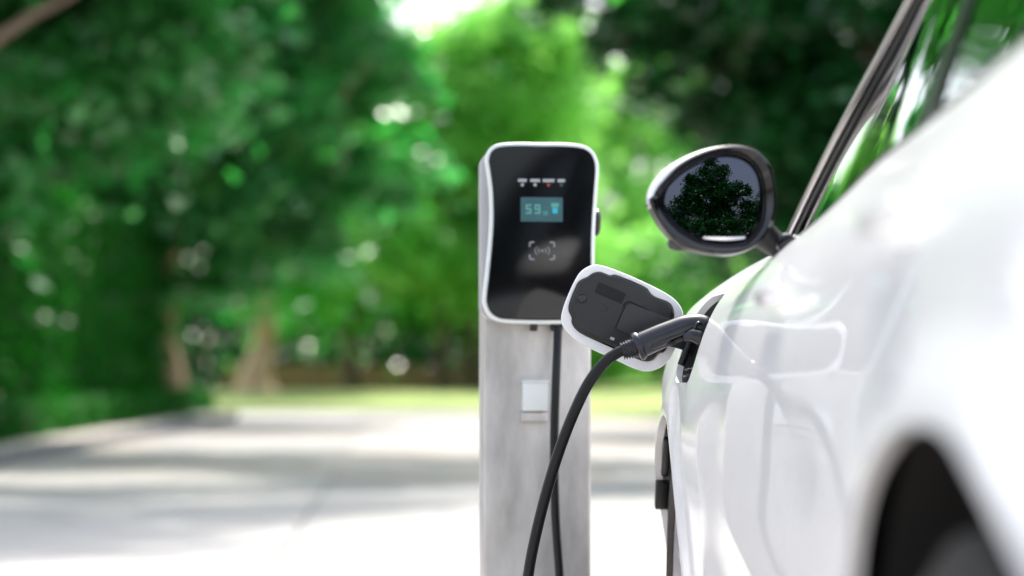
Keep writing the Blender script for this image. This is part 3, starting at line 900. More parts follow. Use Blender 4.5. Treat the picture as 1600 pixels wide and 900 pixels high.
def clip_top(L):
    return L
for side in ('left', 'right'):
    mir = side == 'right'
    G = grid_yz(Y0, Y1, ZB, 1.1, .022, .016, None if mir else (3.95, 4.75, .62, 1.05, .010))
    holes = [] if mir else [port]
    P, T, Cn = cdt_panels(OUTER, holes, [fd_in, fd_out, rd_in, rd_out], G)
    ins = inpoly(Cn, OUTER)
    if not mir: ins &= ~inpoly(Cn, port)
    # door loops run past the belt line: only what lies inside the outline is used
    fdi = inpoly(Cn, fd_in) & ins; fdo = inpoly(Cn, fd_out) & ins
    rdi = inpoly(Cn, rd_in) & ins; rdo = inpoly(Cn, rd_out) & ins
    body = ins & ~fdo & ~rdo
    surf_panel('body_side', P, T[body], S, M['paint'], car, mir)
    fdoor = surf_panel('front_door', P, T[fdi], S, M['paint'], car, mir)
    rdoor = surf_panel('rear_door', P, T[rdi & ~fdo], S, M['paint'], car, mir)
    sx = (lambda x: 2 * CX - x) if mir else (lambda x: x)
    sg = -1 if mir else 1
    # flush door handles
    for (yy, dr) in ((2.92, fdoor), (1.99, rdoor)):
        zz = 0.885 if yy > 2.5 else 0.915
        xx = float(S(yy, zz)) - 0.020
        bm = bmesh.new(); box_bm(bm, (0, 0, 0), (0.012, 0.20, 0.026), 0.005, Matrix.Rotation(sg * -R(20), 3, 'Y'))
        bmesh.ops.translate(bm, vec=(sx(xx - 0.001), yy, zz), verts=bm.verts[:])
        autosmooth(frombm('door_handle', bm, M['paint'], dr), 50)
    # black inner backing just inside the skin so that the gaps read dark
    yy = np.linspace(2.14, 3.95, 40); zz = np.linspace(.24, .99, 20)
    V = [(sx(float(S(a, b)) + .03), a, b) for a in yy for b in zz]
    Fc = [(i * 20 + j, i * 20 + j + 1, (i + 1) * 20 + j + 1, (i + 1) * 20 + j) for i in range(39) for j in range(19)]
    pydata('inner_panel', V, Fc, M['liner'], car, True)
    # wheel arch liners
    for yc, ra in ((YR, RAR * 1.075), (YF, RA)):
        V, Fc = [], []
        n = 30
        for i, a in enumerate(np.linspace(-R(25), R(205), n)):
            for (xx, rr) in ((0.318, ra + .003), (0.45, ra + .02), (0.62, ra + .02)):
                V.append((sx(xx), yc + rr * math.cos(a), ZW + rr * math.sin(a)))
        for i in range(n - 1):
            for j in range(2): Fc.append((i * 3 + j, i * 3 + j + 1, (i + 1) * 3 + j + 1, (i + 1) * 3 + j))
        b0 = len(V)
        V.append((sx(.62), yc, ZW))
        for i in range(n - 1): Fc.append((i * 3 + 2, b0, (i + 1) * 3 + 2))
        pydata('wheel_arch_liner', V, Fc, M['liner'], car, True)
    # wheels
    for yc in (YR, YF):
        c = (sx(0.405), yc, ZW)
        q = lambda pr: [(a * sg, r) for a, r in pr]
        ty = lathe('wheel', q([(-.072, .222), (-.088, .232), (-.097, .262), (-.094, .296), (-.078, .320), (-.05, .329), (0, .331), (.05, .329), (.078, .320), (.094, .296), (.097, .262), (.085, .225)]), M['tyre_dust' if yc > 3 else 'tyre'], car, 'X', c, 56)
        lathe('rim', q([(-.074, .224), (-.086, .222), (-.086, .212), (-.070, .205), (-.045, .198), (.06, .190), (.085, .224)]), M['alloy'], ty, 'X', c, 56)
        lathe('brake_disc', q([(-.02, .03), (-.02, .135), (-.005, .135), (-.005, .03)]), M['steel_dark'], ty, 'X', c, 40)
        lathe('hub', q([(-.055, 0.0), (-.062, .022), (-.055, .038), (-.03, .045), (.03, .045)]), M['alloy'], ty, 'X', c, 28)
        for k in range(5):
            bm = bmesh.new()
            for (da, r0, r1, w0, w1) in ((-.10, .035, .205, .034, .022), (.10, .035, .205, .034, .022)):
                vs_ = box_bm(bm, (0, 0, 0), (.022, .03, r1 - r0), .005)
                for v in vs_:
                    t = (v.co.z + (r1 - r0) / 2) / (r1 - r0)
                    v.co.x += -.050 * sg - .020 * sg * t
                    v.co.y *= (w0 + (w1 - w0) * t) / .03
                bmesh.ops.translate(bm, vec=(0, 0, (r0 + r1) / 2), verts=vs_)
                bmesh.ops.rotate(bm, cent=(0, 0, 0), matrix=Matrix.Rotation(da, 3, 'X'), verts=vs_)
            bmesh.ops.rotate(bm, cent=(0, 0, 0), matrix=Matrix.Rotation(R(72 * k + 20), 3, 'X'), verts=bm.verts[:])
            bmesh.ops.translate(bm, vec=c, verts=bm.verts[:])
            autosmooth(frombm('spoke', bm, M['alloy'], ty), 50)

# black tab of the arch liner peeping out on the far side of the front wheel arch
for (a, dx, sz) in ((R(35), .003, (.028, .020, .066)), (R(52), .007, (.016, .014, .12))):
    bm = bmesh.new()
    box_bm(bm, (0, 0, 0), sz, .004, Matrix.Rotation(a, 3, 'X'))
    bmesh.ops.translate(bm, vec=(0.300 + dx, YF + (RA - .008) * math.cos(a), ZW + (RA - .008) * math.sin(a)), verts=bm.verts[:])
    autosmooth(frombm('liner_clip', bm, M['black_plastic'], car), 50)

# greenhouse --------------------------------------------------------
def GH(y, z):
    y = np.asarray(y, float); z = np.asarray(z, float)
    T_ = beltT(np.clip(y, 1.0, 4.0))
    xb = S(np.clip(y, 1.5, 4.0), T_) + 0.30 * np.clip((1.5 - y) / 0.5, 0, 2) ** 2.0 * 0.3 + 0.002
    h = z - T_
    return xb + 0.335 * h + 0.10 * h * h
ghl = [(3.98, 1.015), (3.62, 1.19), (3.30, 1.335), (2.98, 1.455), (2.70, 1.52), (2.3, 1.555), (1.8, 1.548), (1.4, 1.50), (1.16, 1.42), (1.06, 1.20), (1.04, 1.03)]
gh_top = catmull(ghl, 6)
gh_out = np.vstack([gh_top, [(y, float(beltT(y)) - .012) for y in np.arange(1.06, 3.98, .03)]])
gh_out = resample(gh_out, .03)
def win(pts, r): return resample(roundpoly(pts, r, 5), .03)
def bT(y, o=0.0): return float(beltT(y)) + o
tg = np.gradient(gh_top, axis=0); tg /= np.linalg.norm(tg, axis=1)[:, None]
off = gh_top + np.stack([-tg[:, 1], tg[:, 0]], 1) * 0.034          # pillar width inside the door frame
off = off[(off[:, 0] > 2.70) & (off[:, 1] > beltT(off[:, 0]) + .02)]
fw = resample(np.vstack([[(off[0, 0] + .02, bT(off[0, 0] + .02, .008))], off, [(2.66, off[-1, 1] + .004), (2.66, bT(2.66, .004))]]), .03)
rw = win([(2.56, bT(2.56, .004)), (2.56, 1.492), (2.2, 1.508), (1.85, 1.500), (1.66, 1.40), (1.60, bT(1.6, .006))], .04)
qw = win([(1.54, bT(1.54, .015)), (1.60, 1.38), (1.50, 1.40), (1.34, 1.30), (1.28, bT(1.28, .03))], .03)
for side in ('left', 'right'):
    mir = side == 'right'
    G = grid_yz(1.03, 4.0, 1.0, 1.58, .04, .03)
    P, T, Cn = cdt_panels(gh_out, [fw, rw, qw], [], G)
    ins = inpoly(Cn, gh_out)
    a, b, c = inpoly(Cn, fw), inpoly(Cn, rw), inpoly(Cn, qw)
    surf_panel('window_frame', P, T[ins & ~a & ~b & ~c], GH, M['satin_black'], car, mir, 0.01)
    GI = lambda y, z: GH(y, z) + 0.004
    for q in (a, b, c):
        surf_panel('side_window', P, T[q & ins], GI, M['window'], car, mir, 0)
    sx = (lambda x: 2 * CX - x) if mir else (lambda x: x)
    path = [(sx(float(GH(p[0], p[1])) - .004), p[0] + .006, p[1] + .004) for p in gh_top[:38]]
    tube('pillar_trim', path, 0.0085, M['silver'], car, 10, None)
    pb = [(sx(float(GH(y, bT(y))) - .002), y, bT(y) + .001) for y in np.linspace(1.3, 3.9, 60)]
    tube('belt_seal', pb, 0.0045, M['black_plastic'], car, 8)

def cross_grid(name, left, crown, m, nu=17, bow=None):
    """skin between a left edge polyline and its mirror image, crowned in z (or bowed in y)"""
    V, Fc = [], []
    n = len(left)
    for i, p in enumerate(left):
        c = crown[i] if hasattr(crown, '__len__') else crown
        bw = 0 if bow is None else (bow[i] if hasattr(bow, '__len__') else bow)
        for k in range(nu):
            u = -1 + 2 * k / (nu - 1)
            V.append((CX + u * (CX - p[0]), p[1] + bw * (1 - u * u), p[2] + c * (1 - abs(u) ** 2.4)))
    for i in range(n - 1):
        for k in range(nu - 1):
            Fc.append((i * nu + k, i * nu + k + 1, (i + 1) * nu + k + 1, (i + 1) * nu + k))
    return pydata(name, V, Fc, m, car, True)

rl = [(float(GH(p[0], p[1])) + .004, p[0], p[1] + .002) for p in gh_top]
cross_grid('windscreen', rl[:24], .012, M['windscreen'], 17, .12)
cross_grid('roof', rl[23:43], .055, M['paint'], 17, [.12 * max(0, 1 - i / 6) for i in range(20)])
cross_grid('rear_window', rl[42:54], .02, M['window'], 17, -.10)
cross_grid('tailgate', [rl[53]] + [(float(S(Y0, z)) + .004, Y0, z) for z in np.linspace(.99, .62, 12)], 0, M['paint'], 21, -.13)
cross_grid('rear_bumper', [(float(S(Y0, z)), Y0, z) for z in np.linspace(.615, .225, 12)], 0, M['paint'], 21, -.17)
cross_grid('bonnet', [(float(S(y, beltT(y))) + .003, y, float(beltT(y)) + .001) for y in np.linspace(3.98, 5.04, 26)], .06, M['paint'], 21, [.10 * (i / 25) ** 2 for i in range(26)])
cross_grid('front_bumper', [(float(S(Y1, z)), Y1, z) for z in np.linspace(.937, .225, 16)], 0, M['paint'], 21, .17)
cross_grid('underbody', [(.42, y, .22) for y in np.linspace(1.05, 5.0, 8)], 0, M['liner'], 3)
cross_grid('firewall', [(.50, 3.98, z) for z in np.linspace(.25, 1.03, 6)], 0, M['liner'], 5)
for sgn in (-1, 1):
    hx = CX + sgn * (CX - .62)
    lathe('headlight', [(5.04, .11), (5.10, .105), (5.125, .075), (5.135, 0)], M['lamp'], car, 'Y', (hx, 0, .80), 32)
    lathe('tail_light', [(1.02, .085), (.965, .08), (.955, .05), (.952, 0)], M['red_lamp'], car, 'Y', (hx + sgn * .10, 0, .84), 32)

# interior -----------------------------------------------------------
for (x, y) in ((.84, 3.05), (1.58, 3.05), (.84, 2.12), (1.58, 2.12)):
    st = box('seat', (x, y, .62), (.50, .52, .18), M['seat'], car, .06, None, 3)
    box('backrest', (x, y - .30, .94), (.48, .15, .62), M['seat'], st, .06, Matrix.Rotation(R(14), 3, 'X'), 3)
    box('headrest', (x, y - .40, 1.31), (.26, .09, .16), M['seat'], st, .035, None, 3)
box('dashboard', (CX, 3.80, .88), (1.30, .34, .20), M['black_plastic'], car, .05)
sw = [(1.58 + .18 * math.cos(t), 3.50 + .06 * math.sin(t), .95 + .17 * math.sin(t)) for t in np.linspace(0, 2 * math.pi, 33)]
tube('steering_wheel', sw, .015, M['black_plastic'], car, 8)

# charge port: bowl, socket, opened flap -------------------------------
NP = Snormal(np.array([PYC]), np.array([PZC]))[0]
V, Fc = [], []
n = len(port)
nr = Snormal(port[:, 0], port[:, 1])
P0 = np.stack([S(port[:, 0], port[:, 1]), port[:, 0], port[:, 1]], 1)
cen = np.array((float(S(PYC, PZC)), PYC, PZC))
rings = [P0 - nr * .012, P0 - nr * .028 + (cen - P0) * .03, P0 - NP * .075 + (cen - P0) * .14, P0 * .001 + (cen - NP * .085) * .999]
V = np.vstack(rings).tolist()
for i in range(3):
    for k in range(n):
        k2 = (k + 1) % n
        Fc.append((i * n + k, i * n + k2, (i + 1) * n + k2, (i + 1) * n + k))
bowl = pydata('port_bowl', V, Fc, M['black_plastic'], car, True)
ax = Vector(NP)
qn = Vector((0, 0, 1)).rotation_difference(ax).to_matrix().to_4x4()
so = lathe('charge_socket', [(-.005, .0), (-.005, .030), (.045, .030), (.047, .034), (.045, .038), (-.02, .040)], M['black_plastic'], bowl, 'Z', (0, 0, 0), 36)
so.data.transform(Matrix.Translation(Vector(cen) - ax * .08 + Vector((0, 0, .006))) @ qn)
# small ribs and screw at the bottom of the bowl
for k, zz in enumerate((.800, .812)):
    box('bowl_rib', tuple(np.array((float(S(4.18, zz)), 4.18, zz)) - NP * .03), (.05, .09, .004), M['black_plastic'], bowl, .001)

FD = 4.262
FA = R(22.5)
fc0 = (972.0, 498.0)
def fuv(px, py):
    dx, dy = px - fc0[0], py - fc0[1]
    return ((dx * math.cos(FA) + dy * math.sin(FA)) * FD / 3600, (dx * math.sin(FA) - dy * math.cos(FA)) * FD / 3600)
fcen = W(fc0[0], fc0[1], FD)
U3 = Vector((math.cos(FA), 0.0, -math.sin(FA))); V3 = Vector((math.sin(FA), 0, math.cos(FA)))
U3 = (U3 + Vector((0, .10, 0))).normalized(); N3 = U3.cross(V3).normalized()   # N3 points away from the viewer
if N3.y < 0: N3 = -N3
def f3(u, v, d):
    return fcen + U3 * u + V3 * v + N3 * d
outer_px = [(925.5, 414.5), (944, 416), (975, 427), (1003, 439), (1037, 455.5), (1056.7, 469), (1066.7, 483), (1069, 498), (1064, 522), (1057, 543), (1048, 561), (1034, 574), (1014, 580.5), (994, 577), (963, 563), (914, 540.5), (890, 523), (879, 509), (876.7, 495), (883, 472), (896.7, 441), (908, 424)]
liner_px = [(925.5, 426.7), (936.7, 424.5), (946.7, 428), (953, 430), (961, 429), (978, 435), (996, 442.5), (1011, 450), (1017, 458), (1025.5, 464), (1043, 470.5), (1051, 478), (1054, 492), (1051, 515), (1044, 540), (1038, 550), (1030, 553), (1023, 561), (1012, 565), (996, 561.5), (963, 547), (914, 525), (899, 515), (892.5, 505), (892, 496), (887.5, 486), (888.5, 473), (899, 446.5), (905.5, 438), (917, 432.5)]
fl = catmull([fuv(*p) for p in outer_px], 5, True)
flap = prism('charge_flap', fl, f3, 0.0, .006, M['paint'], car, .0022)
ln = catmull([fuv(*p) for p in liner_px], 4, True)
prism('flap_seal', inset(ln, .0002), f3, -.0030, .001, M['gloss_black'], flap)
lin = prism('flap_liner', inset(ln, .0032), f3, -.0075, -.001, M['grey_plastic'], flap, .003)
prism('flap_inner_rib', inset(ln, .007), f3, -.0092, -.005, M['grey_plastic'], flap, .0015)
def poly_px(pts): return [fuv(*p) for p in pts]
def zm(pts): return [(870 + x / 4.5, 400 + y / 4.5) for x, y in pts]
prism('warning_sticker', poly_px(zm([(290, 182), (484, 266), (450, 338), (256, 256)])), f3, -.0097, -.0085, M['sticker'], flap)
bc = fuv(908.4, 466.7)
def ringp(r, k=24): return [(bc[0] + r * math.cos(t), bc[1] + r * math.sin(t)) for t in np.linspace(0, 2 * math.pi, k, endpoint=False)]
bolt = prism('bolt', ringp(.0080), f3, -.014, -.006, M['gloss_black'], flap, .002)
prism('bolt_socket', ringp(.0034, 6), f3, -.0152, -.0135, M['gloss_black'], flap, .0006)
def stroke(name, a, b, wd, d0, d1, m, parent, f=None):
    a = np.array(a); b = np.array(b); t = (b - a) / np.linalg.norm(b - a); nn = np.array((-t[1], t[0])) * wd / 2
    return prism(name, [a - nn, b - nn, b + nn, a + nn], f or f3, d0, d1, m, parent)
ic = [fuv(*p) for p in zm([(288, 332), (355, 360), (340, 391), (272, 363)])]
for a, b in zip(ic[:-1], ic[1:]): stroke('moulded_mark', a, b, .0008, -.0096, -.0088, M['gloss_black'], flap)
prism('drain_slot', poly_px(zm([(374, 566), (402, 577), (396, 596), (368, 584)])), f3, -.0096, -.0088, M['housing'], flap)
# pocket outline and hinge arm leading to the port
pk = catmull([fuv(*p) for p in zm([(405, 505), (418, 470), (455, 370), (470, 338), (500, 320), (540, 334), (640, 378), (716, 414)])], 4)
V, Fc = tube_np([f3(p[0], p[1], -.0095) for p in pk], .0012, 6)
autosmooth(pydata('pocket_groove', V, Fc, M['gloss_black'], flap), 60)
arm = [fuv(*p) for p in [(960.5, 514), (967, 497), (976, 478), (981, 473.5), (990, 476), (1020, 488), (1049, 500), (1088, 512), (1092, 522), (1079, 556), (1064, 546), (1040, 540), (1000, 530)]]
prism('hinge_arm', arm, f3, -.0165, -.0093, M['grey_plastic2'], flap, .0018)
hb = W(1074, 552, 4.235)
tube('hinge_knuckle', [tuple(hb + Vector((-.012, 0, -.022)) ), tuple(hb + Vector((.006, 0, .022)))], .007, M['black_plastic'], flap, 12)

# door mirror -----------------------------------------------------------
MD = 3.62
def mpx(pts, n=4): return catmull([(W(x, y, MD).x, W(x, y, MD).z) for x, y in pts], n, True)
hpx = [(1143, 224), (1166, 226), (1186, 233), (1205, 254), (1214, 282), (1216, 312), (1213, 338), (1202, 363), (1186, 381), (1169, 391), (1150, 396.5), (1131, 398), (1110, 396), (1088, 392), (1066, 386), (1050, 374), (1034, 354), (1020, 331), (1012.5, 311), (1018, 288), (1041, 261), (1074, 241), (1108, 229)]
gpx = [(1141, 242), (1160, 246), (1174, 255), (1185, 271), (1190, 295), (1190.5, 322), (1185, 349), (1167, 371), (1150, 375.5), (1133, 376), (1114, 374.5), (1096, 370), (1067, 353), (1046, 330), (1039, 311), (1043, 291), (1055, 277), (1068, 267), (1084, 258), (1103, 249), (1121, 243.5)]
ho = mpx(hpx)
go = mpx(gpx, 5)
# same number of points: resample both by angle
mc = np.array(((1118 - 800) / 3600 * MD, CAMZ + (HOR - 311) / 3600 * MD))
def byangle(L, k=96):
    d = L - mc
    a = np.arctan2(d[:, 1], d[:, 0]); r = np.hypot(d[:, 0], d[:, 1])
    o = np.argsort(a); a, r = a[o], r[o]
    t = np.linspace(-math.pi, math.pi, k, endpoint=False)
    rr = np.interp(t, np.concatenate([a - 2 * math.pi, a, a + 2 * math.pi]), np.tile(r, 3))
    return t, rr
tA, rH = byangle(ho); _, rG = byangle(go)
def mring(r, y, k=1.0, off=(0, 0)):
    return [(mc[0] + off[0] + r[i] * k * math.cos(tA[i]), y, mc[1] + off[1] + r[i] * k * math.sin(tA[i])) for i in range(len(tA))]
def ringmesh(name, rings, m, parent, cap_last=False):
    n = len(rings[0]); V = [p for q in rings for p in q]; Fc = []
    for i in range(len(rings) - 1):
        for k in range(n):
            k2 = (k + 1) % n; Fc.append((i * n + k, i * n + k2, (i + 1) * n + k2, (i + 1) * n + k))
    if cap_last: Fc.append(tuple((len(rings) - 1) * n + k for k in range(n)))
    bm = bmesh.new(); me = bpy.data.meshes.new(name); me.from_pydata(V, [], Fc); bm.from_mesh(me); bpy.data.meshes.remove(me)
    return autosmooth(frombm(name, bm, m, parent), 48)
rm = lambda t: rG * (1 - t) + rH * t
deg = np.degrees(tA)
edge = .94 - .42 * np.exp(-((deg - 158) / 26.0) ** 2) - .18 * np.exp(-((deg - 115) / 30.0) ** 2)
rE = rG * (1 - edge) + rH * edge
mh = ringmesh('door_mirror', [mring(rm(.0), MD + .026), mring(rG * (1 - .12) + rE * .12, MD + .012), mring(rG * .45 + rE * .55, MD + .003), mring(rG * .2 + rE * .8, MD - .001), mring(rE, MD + .003)], M['gloss_black'], car)
shell = [mring(rE, MD + .003), mring((rE * .5 + rH * .5), MD + .007), mring(rH * .985 + rE * .015, MD + .016), mring(rH, MD + .026), mring(rH, MD + .05), mring(rH, MD + .08, .93), mring(rH, MD + .11, .76), mring(rH, MD + .125, .40), mring(rH, MD + .128, .02)]
n_ = len(tA)
def part_shell(name, a0, a1, m):
    """angular part of the shell, from degrees a0 to a1 (a1 may pass 180)"""
    idx = [k % n_ for k in range(int(round((a0 + 180) / 360 * n_)), int(round((a1 + 180) / 360 * n_)) + 1)]
    V = [rg[k] for rg in shell for k in idx]
    q = len(idx)
    Fc = [(i * q + k, i * q + k + 1, (i + 1) * q + k + 1, (i + 1) * q + k) for i in range(len(shell) - 1) for k in range(q - 1)]
    bm = bmesh.new(); me = bpy.data.meshes.new(name); me.from_pydata(V, [], Fc); bm.from_mesh(me); bpy.data.meshes.remove(me)
    return autosmooth(frombm(name, bm, m, mh), 60)
part_shell('upper_cap', 60, 187, M['paint'])
part_shell('lower_shell', 187, 420, M['mirror_grey'])
# seam between upper cap and lower cover, and the little bump under it
sm = [(mc[0] + x, MD + y, mc[1] + z) for x, y, z in ((-.099, .012, -.010), (-.1062, .024, -.0085), (-.1062, .045, -.007), (-.099, .08, -.006))]
tube('shell_seam', sm, .0012, M['gloss_black'], mh, 6)
lathe('turn_lens', [(-.022, 0), (-.018, .008), (-.006, .012), (.010, .011), (.024, 0)], M['mirror_grey'], mh, 'X', (W(1066, 382, MD).x, MD + .03, W(1066, 379, MD).z), 20)
# convex glass
RAD = 1.25
tilt = Vector((-0.100, -1, 0.014)).normalized()
gc = Vector((mc[0], MD + .018, mc[1])) - tilt * RAD
V, Fc = [], []
NR = 14
pl = []
for i in range(1, NR + 1):
    for k in range(len(tA)):
        x = mc[0] + rG[k] * .985 * i / NR * math.cos(tA[k]); z = mc[1] + rG[k] * .985 * i / NR * math.sin(tA[k])
        # solve the sphere for y on the near side
        dx, dz = x - gc.x, z - gc.z
        y = gc.y - math.sqrt(RAD * RAD - dx * dx - dz * dz)
        pl.append((x, y, z))
n = len(tA)
V = pl + [(mc[0], gc.y - math.sqrt(RAD**2 - (mc[0] - gc.x)**2 - (mc[1] - gc.z)**2), mc[1])]
for i in range(NR - 1):
    for k in range(n):
        k2 = (k + 1) % n; Fc.append((i * n + k, (i + 1) * n + k, (i + 1) * n + k2, i * n + k2))
for k in range(n): Fc.append((len(V) - 1, k, (k + 1) % n))
mg = pydata('mirror_glass', V, Fc, M['mirror'], mh, True)
nrm = [tuple((Vector(p) - gc).normalized()) for p in V]
mg.data.normals_split_custom_set_from_vertices(nrm)
# added reflector strip: makes the bright highlight line low on the glass
V = []
for x in np.linspace(1099, 1165, 14):
    t = (x - 1132) / 33.0
    yy = 375.2 - 2.6 * t * t
    a = W(x, yy, MD + .0095); b = W(x, yy - 5.0 + 1.6 * t * t, MD + .0080)
    V += [tuple(a), tuple(b)]
pydata('mirror_glint', V, [(2 * i, 2 * i + 2, 2 * i + 3, 2 * i + 1) for i in range(13)], M['glint_strip'], mh, True)
# arm and pivot
armp = catmull([W(1178, 352, MD + .05), W(1200, 372, MD + .05), W(1222, 388, MD + .045), W(1248, 398, MD + .03)], 5)
tube('mirror_arm', armp, np.linspace(.034, .021, len(armp)), M['black_plastic'], mh, 16, .75)
ft = catmull([W(1236, 392, MD + .05), W(1238, 380, MD + .01), W(1246, 372, MD - .04)], 4)
lathe('pivot', [(-.012, 0), (-.011, .015), (-.007, .0165), (.02, .0165)], M['gloss_black'], mh, 'Y', tuple(W(1229, 381, MD) + Vector((0, .0, 0))), 24)
tube('pivot_clip', [tuple(W(x, y, MD - .008)) for x, y in ((1216, 388), (1217, 377), (1223, 370), (1234, 369), (1250, 371))], .0022, M['silver'], mh, 8)

# ------------------------------------------------------------------ charging station
CD = 4.80
rz = R(5.0)
pc = W(841, 365, CD)
PCX = pc.x
crot = Matrix.Rotation(rz, 3, 'Z')
def c3(x, z, d):
    """x right, z height, d depth behind the front panel plane, in the charger's own frame"""
    v = crot @ Vector((x, d, 0))
    return Vector((PCX, CD, 0)) + Vector((v.x, v.y, z))
KP = CD / 3600.0
def cp(px, py): return ((px - 841) * KP, CAMZ + (HOR - py) * KP)
ch = tag(empty('charging_station', (PCX, CD + .12, 0)), 'black-faced wallbox with white rim on a grey steel post', 'charger')
# post: folded steel sheet
pw = rrect(0, 0, .228, .13, .008, 3)
zt = CAMZ + (HOR - 300) * KP
V, Fc = [], []
n = len(pw)
for z in (0.0, 0.02, 0.3, 0.6, 0.9, zt - .004, zt):
    for p in pw: V.append(c3(p[0] + .004, z, .125 + p[1]))
for i in range(6):
    for k in range(n):
        k2 = (k + 1) % n; Fc.append((i * n + k, i * n + k2, (i + 1) * n + k2, (i + 1) * n + k))
Fc.append(tuple(6 * n + k for k in range(n)))
post = autosmooth(pydata('post', V, Fc, M['steel'], ch), 35)
def cbox(name, x, z, d, sx_, sz, sd, m, parent, bev=.002):
    bm = bmesh.new(); box_bm(bm, (0, 0, 0), (sx_, sd, sz), bev, None, 2)
    for v in bm.verts: v.co = c3(x + v.co.x, z + v.co.z, d + v.co.y)
    return autosmooth(frombm(name, bm, m, parent), 45)
cbox('base_plate', -.002, .014, .125, .30, .012, .22, M['steel'], ch)
# wallbox rear housing
za, zb = cp(0, 506)[1], cp(0, 232)[1]
hl = rrect(-.0015, (za + zb) / 2 + .001, .238, zb - za - .012, .030, 6)
prism('rear_housing', hl, c3, .006, .056, M['housing'], ch, .006)
# front panel with waisted sides
fpx = [(846, 223), (880, 223), (908, 225.5), (924, 233), (933, 247), (935.5, 264), (933, 300), (930, 345), (928.5, 390), (929, 430), (931, 465), (930, 484), (921, 498), (906, 504), (880, 506), (840, 506.5), (800, 505.5), (776, 502.5), (761, 492), (754, 476), (753.5, 462), (757, 430), (761.5, 385), (764, 345), (763, 300), (758.5, 265), (757, 250), (762, 235), (775, 226), (800, 223)]
fo = catmull([cp(*p) for p in fpx], 5, True)
prism('bezel', fo, c3, -.016, .008, M['rim_white'], ch, .004)
fg = inset(fo, .0075)
face = prism('front_glass', fg, c3, -.0195, -.012, M['glass_black'], ch, .0022)
GD = -.0198
def flat(name, pts, m, parent, d=GD):
    V = [c3(*cp(*p), d) for p in pts]
    return pydata(name, V, [tuple(range(len(V)))], m, parent)
def rectp(x0, y0, x1, y1): return [(x0, y1), (x1, y1), (x1, y0), (x0, y0)]
scr = flat('display', rectp(812, 309, 878, 347), M['lcd'], face)
for (x0, x1, ic) in ((808, 821.5, 'led_white'), (827, 842.5, 'led_white'), (846.5, 865, 'led_red'), (870, 881.5, 'led_green')):
    flat('indicator_bar', rectp(x0, 280.2, x1, 285.2), M['led_white'], face)
    xm = (x0 + x1) / 2
    flat('indicator_icon', [(xm + 2.7 * math.cos(t), 289.5 + 2.7 * math.sin(t)) for t in np.linspace(0, 2 * math.pi, 10, endpoint=False)], M[ic], face)
# seven segment style digits on the display
SEG = {'5': 'afgcd', '9': 'abcdfg'}
def digit(chs, x, y, w_, h_, t, m, nm):
    s = {'a': (x, y, x + w_, y + t), 'g': (x, y + h_ / 2 - t / 2, x + w_, y + h_ / 2 + t / 2), 'd': (x, y + h_ - t, x + w_, y + h_),
         'f': (x, y, x + t, y + h_ / 2), 'e': (x, y + h_ / 2, x + t, y + h_), 'b': (x + w_ - t, y, x + w_, y + h_ / 2), 'c': (x + w_ - t, y + h_ / 2, x + w_, y + h_)}
    V, Fc = [], []
    for k, q in enumerate(SEG[chs]):
        for p in rectp(*s[q]): V.append(c3(*cp(*p), GD - .0003 - .00003 * k))
        Fc.append(tuple(range(len(V) - 4, len(V))))
    return pydata(nm, V, Fc, M[m], scr)
digit('5', 820, 320, 9, 15, 2.8, 'lcd_text', 'digit')
digit('9', 834, 320, 9, 15, 2.8, 'lcd_text', 'digit')
V, Fc = [], []
for q in [(847, 331, 849.5, 333.5), (852, 334, 854.5, 336.5)]:
    for p in rectp(*q): V.append(c3(*cp(*p), GD - .0003))
    Fc.append(tuple(range(len(V) - 4, len(V))))
for p in ((852.5, 330), (854.5, 330), (850, 337), (848, 337)): V.append(c3(*cp(*p), GD - .00035))
Fc.append(tuple(range(len(V) - 4, len(V)))[::-1])
pydata('percent_sign', V, Fc, M['lcd_text'], scr)
flat('status_block', rectp(860, 318, 872, 324), M['lcd_text'], scr, GD - .0003)
flat('battery_block', rectp(862, 325, 870, 334), M['lcd_blue'], scr, GD - .0003)
# card reader mark: four corner brackets and radio waves
for (x, y, sx_, sy) in ((825, 378, 1, 1), (866, 378, -1, 1), (825, 407, 1, -1), (866, 407, -1, -1)):
    pts = [(x, y + 8.5 * sy), (x, y + 3 * sy), (x + 1 * sx_, y + 1 * sy), (x + 3 * sx_, y), (x + 8.5 * sx_, y)]
    inn = [(x + 8.5 * sx_, y + 2.4 * sy), (x + 3.6 * sx_, y + 2.4 * sy), (x + 2.6 * sx_, y + 3.4 * sy), (x + 2.4 * sx_, y + 8.5 * sy)]
    flat('card_bracket', pts + inn, M['print'], face)
for sgn in (-1, 1):
    for r in (6.0, 11.5):
        o_ = [(846 + sgn * (r + .7) * math.cos(t), 392.5 + (r + .7) * .72 * math.sin(t)) for t in np.linspace(-.85, .85, 9)]
        i_ = [(846 + sgn * (r - .7) * math.cos(t), 392.5 + (r - .7) * .72 * math.sin(t)) for t in np.linspace(.85, -.85, 9)]
        flat('radio_wave', o_ + i_, M['print'], face)
flat('card_dot', [(846 + 2 * math.cos(t), 392.5 + 2 * math.sin(t)) for t in np.linspace(0, 2 * math.pi, 10, endpoint=False)], M['print'], face)
# connector holster on the right side, seen edge on
kx, kz = cp(931, 345)
kn = lathe('side_holster', [(0, 0), (0, .026), (.010, .029), (.020, .029), (.024, .024), (.024, 0)], M['black_plastic'], ch, 'X', (0, 0, 0), 28)
for v in kn.data.vertices:
    q = c3(kx - .012 + v.co.x, kz + v.co.z, .026 + v.co.y); v.co = q
# glands below the box
for (px, w_) in ((836, .016), (872, .026)):
    x, z = cp(px, 510)
    cbox('cable_gland', x, z, .03, w_, .018, w_, M['black_plastic'], ch, .003)
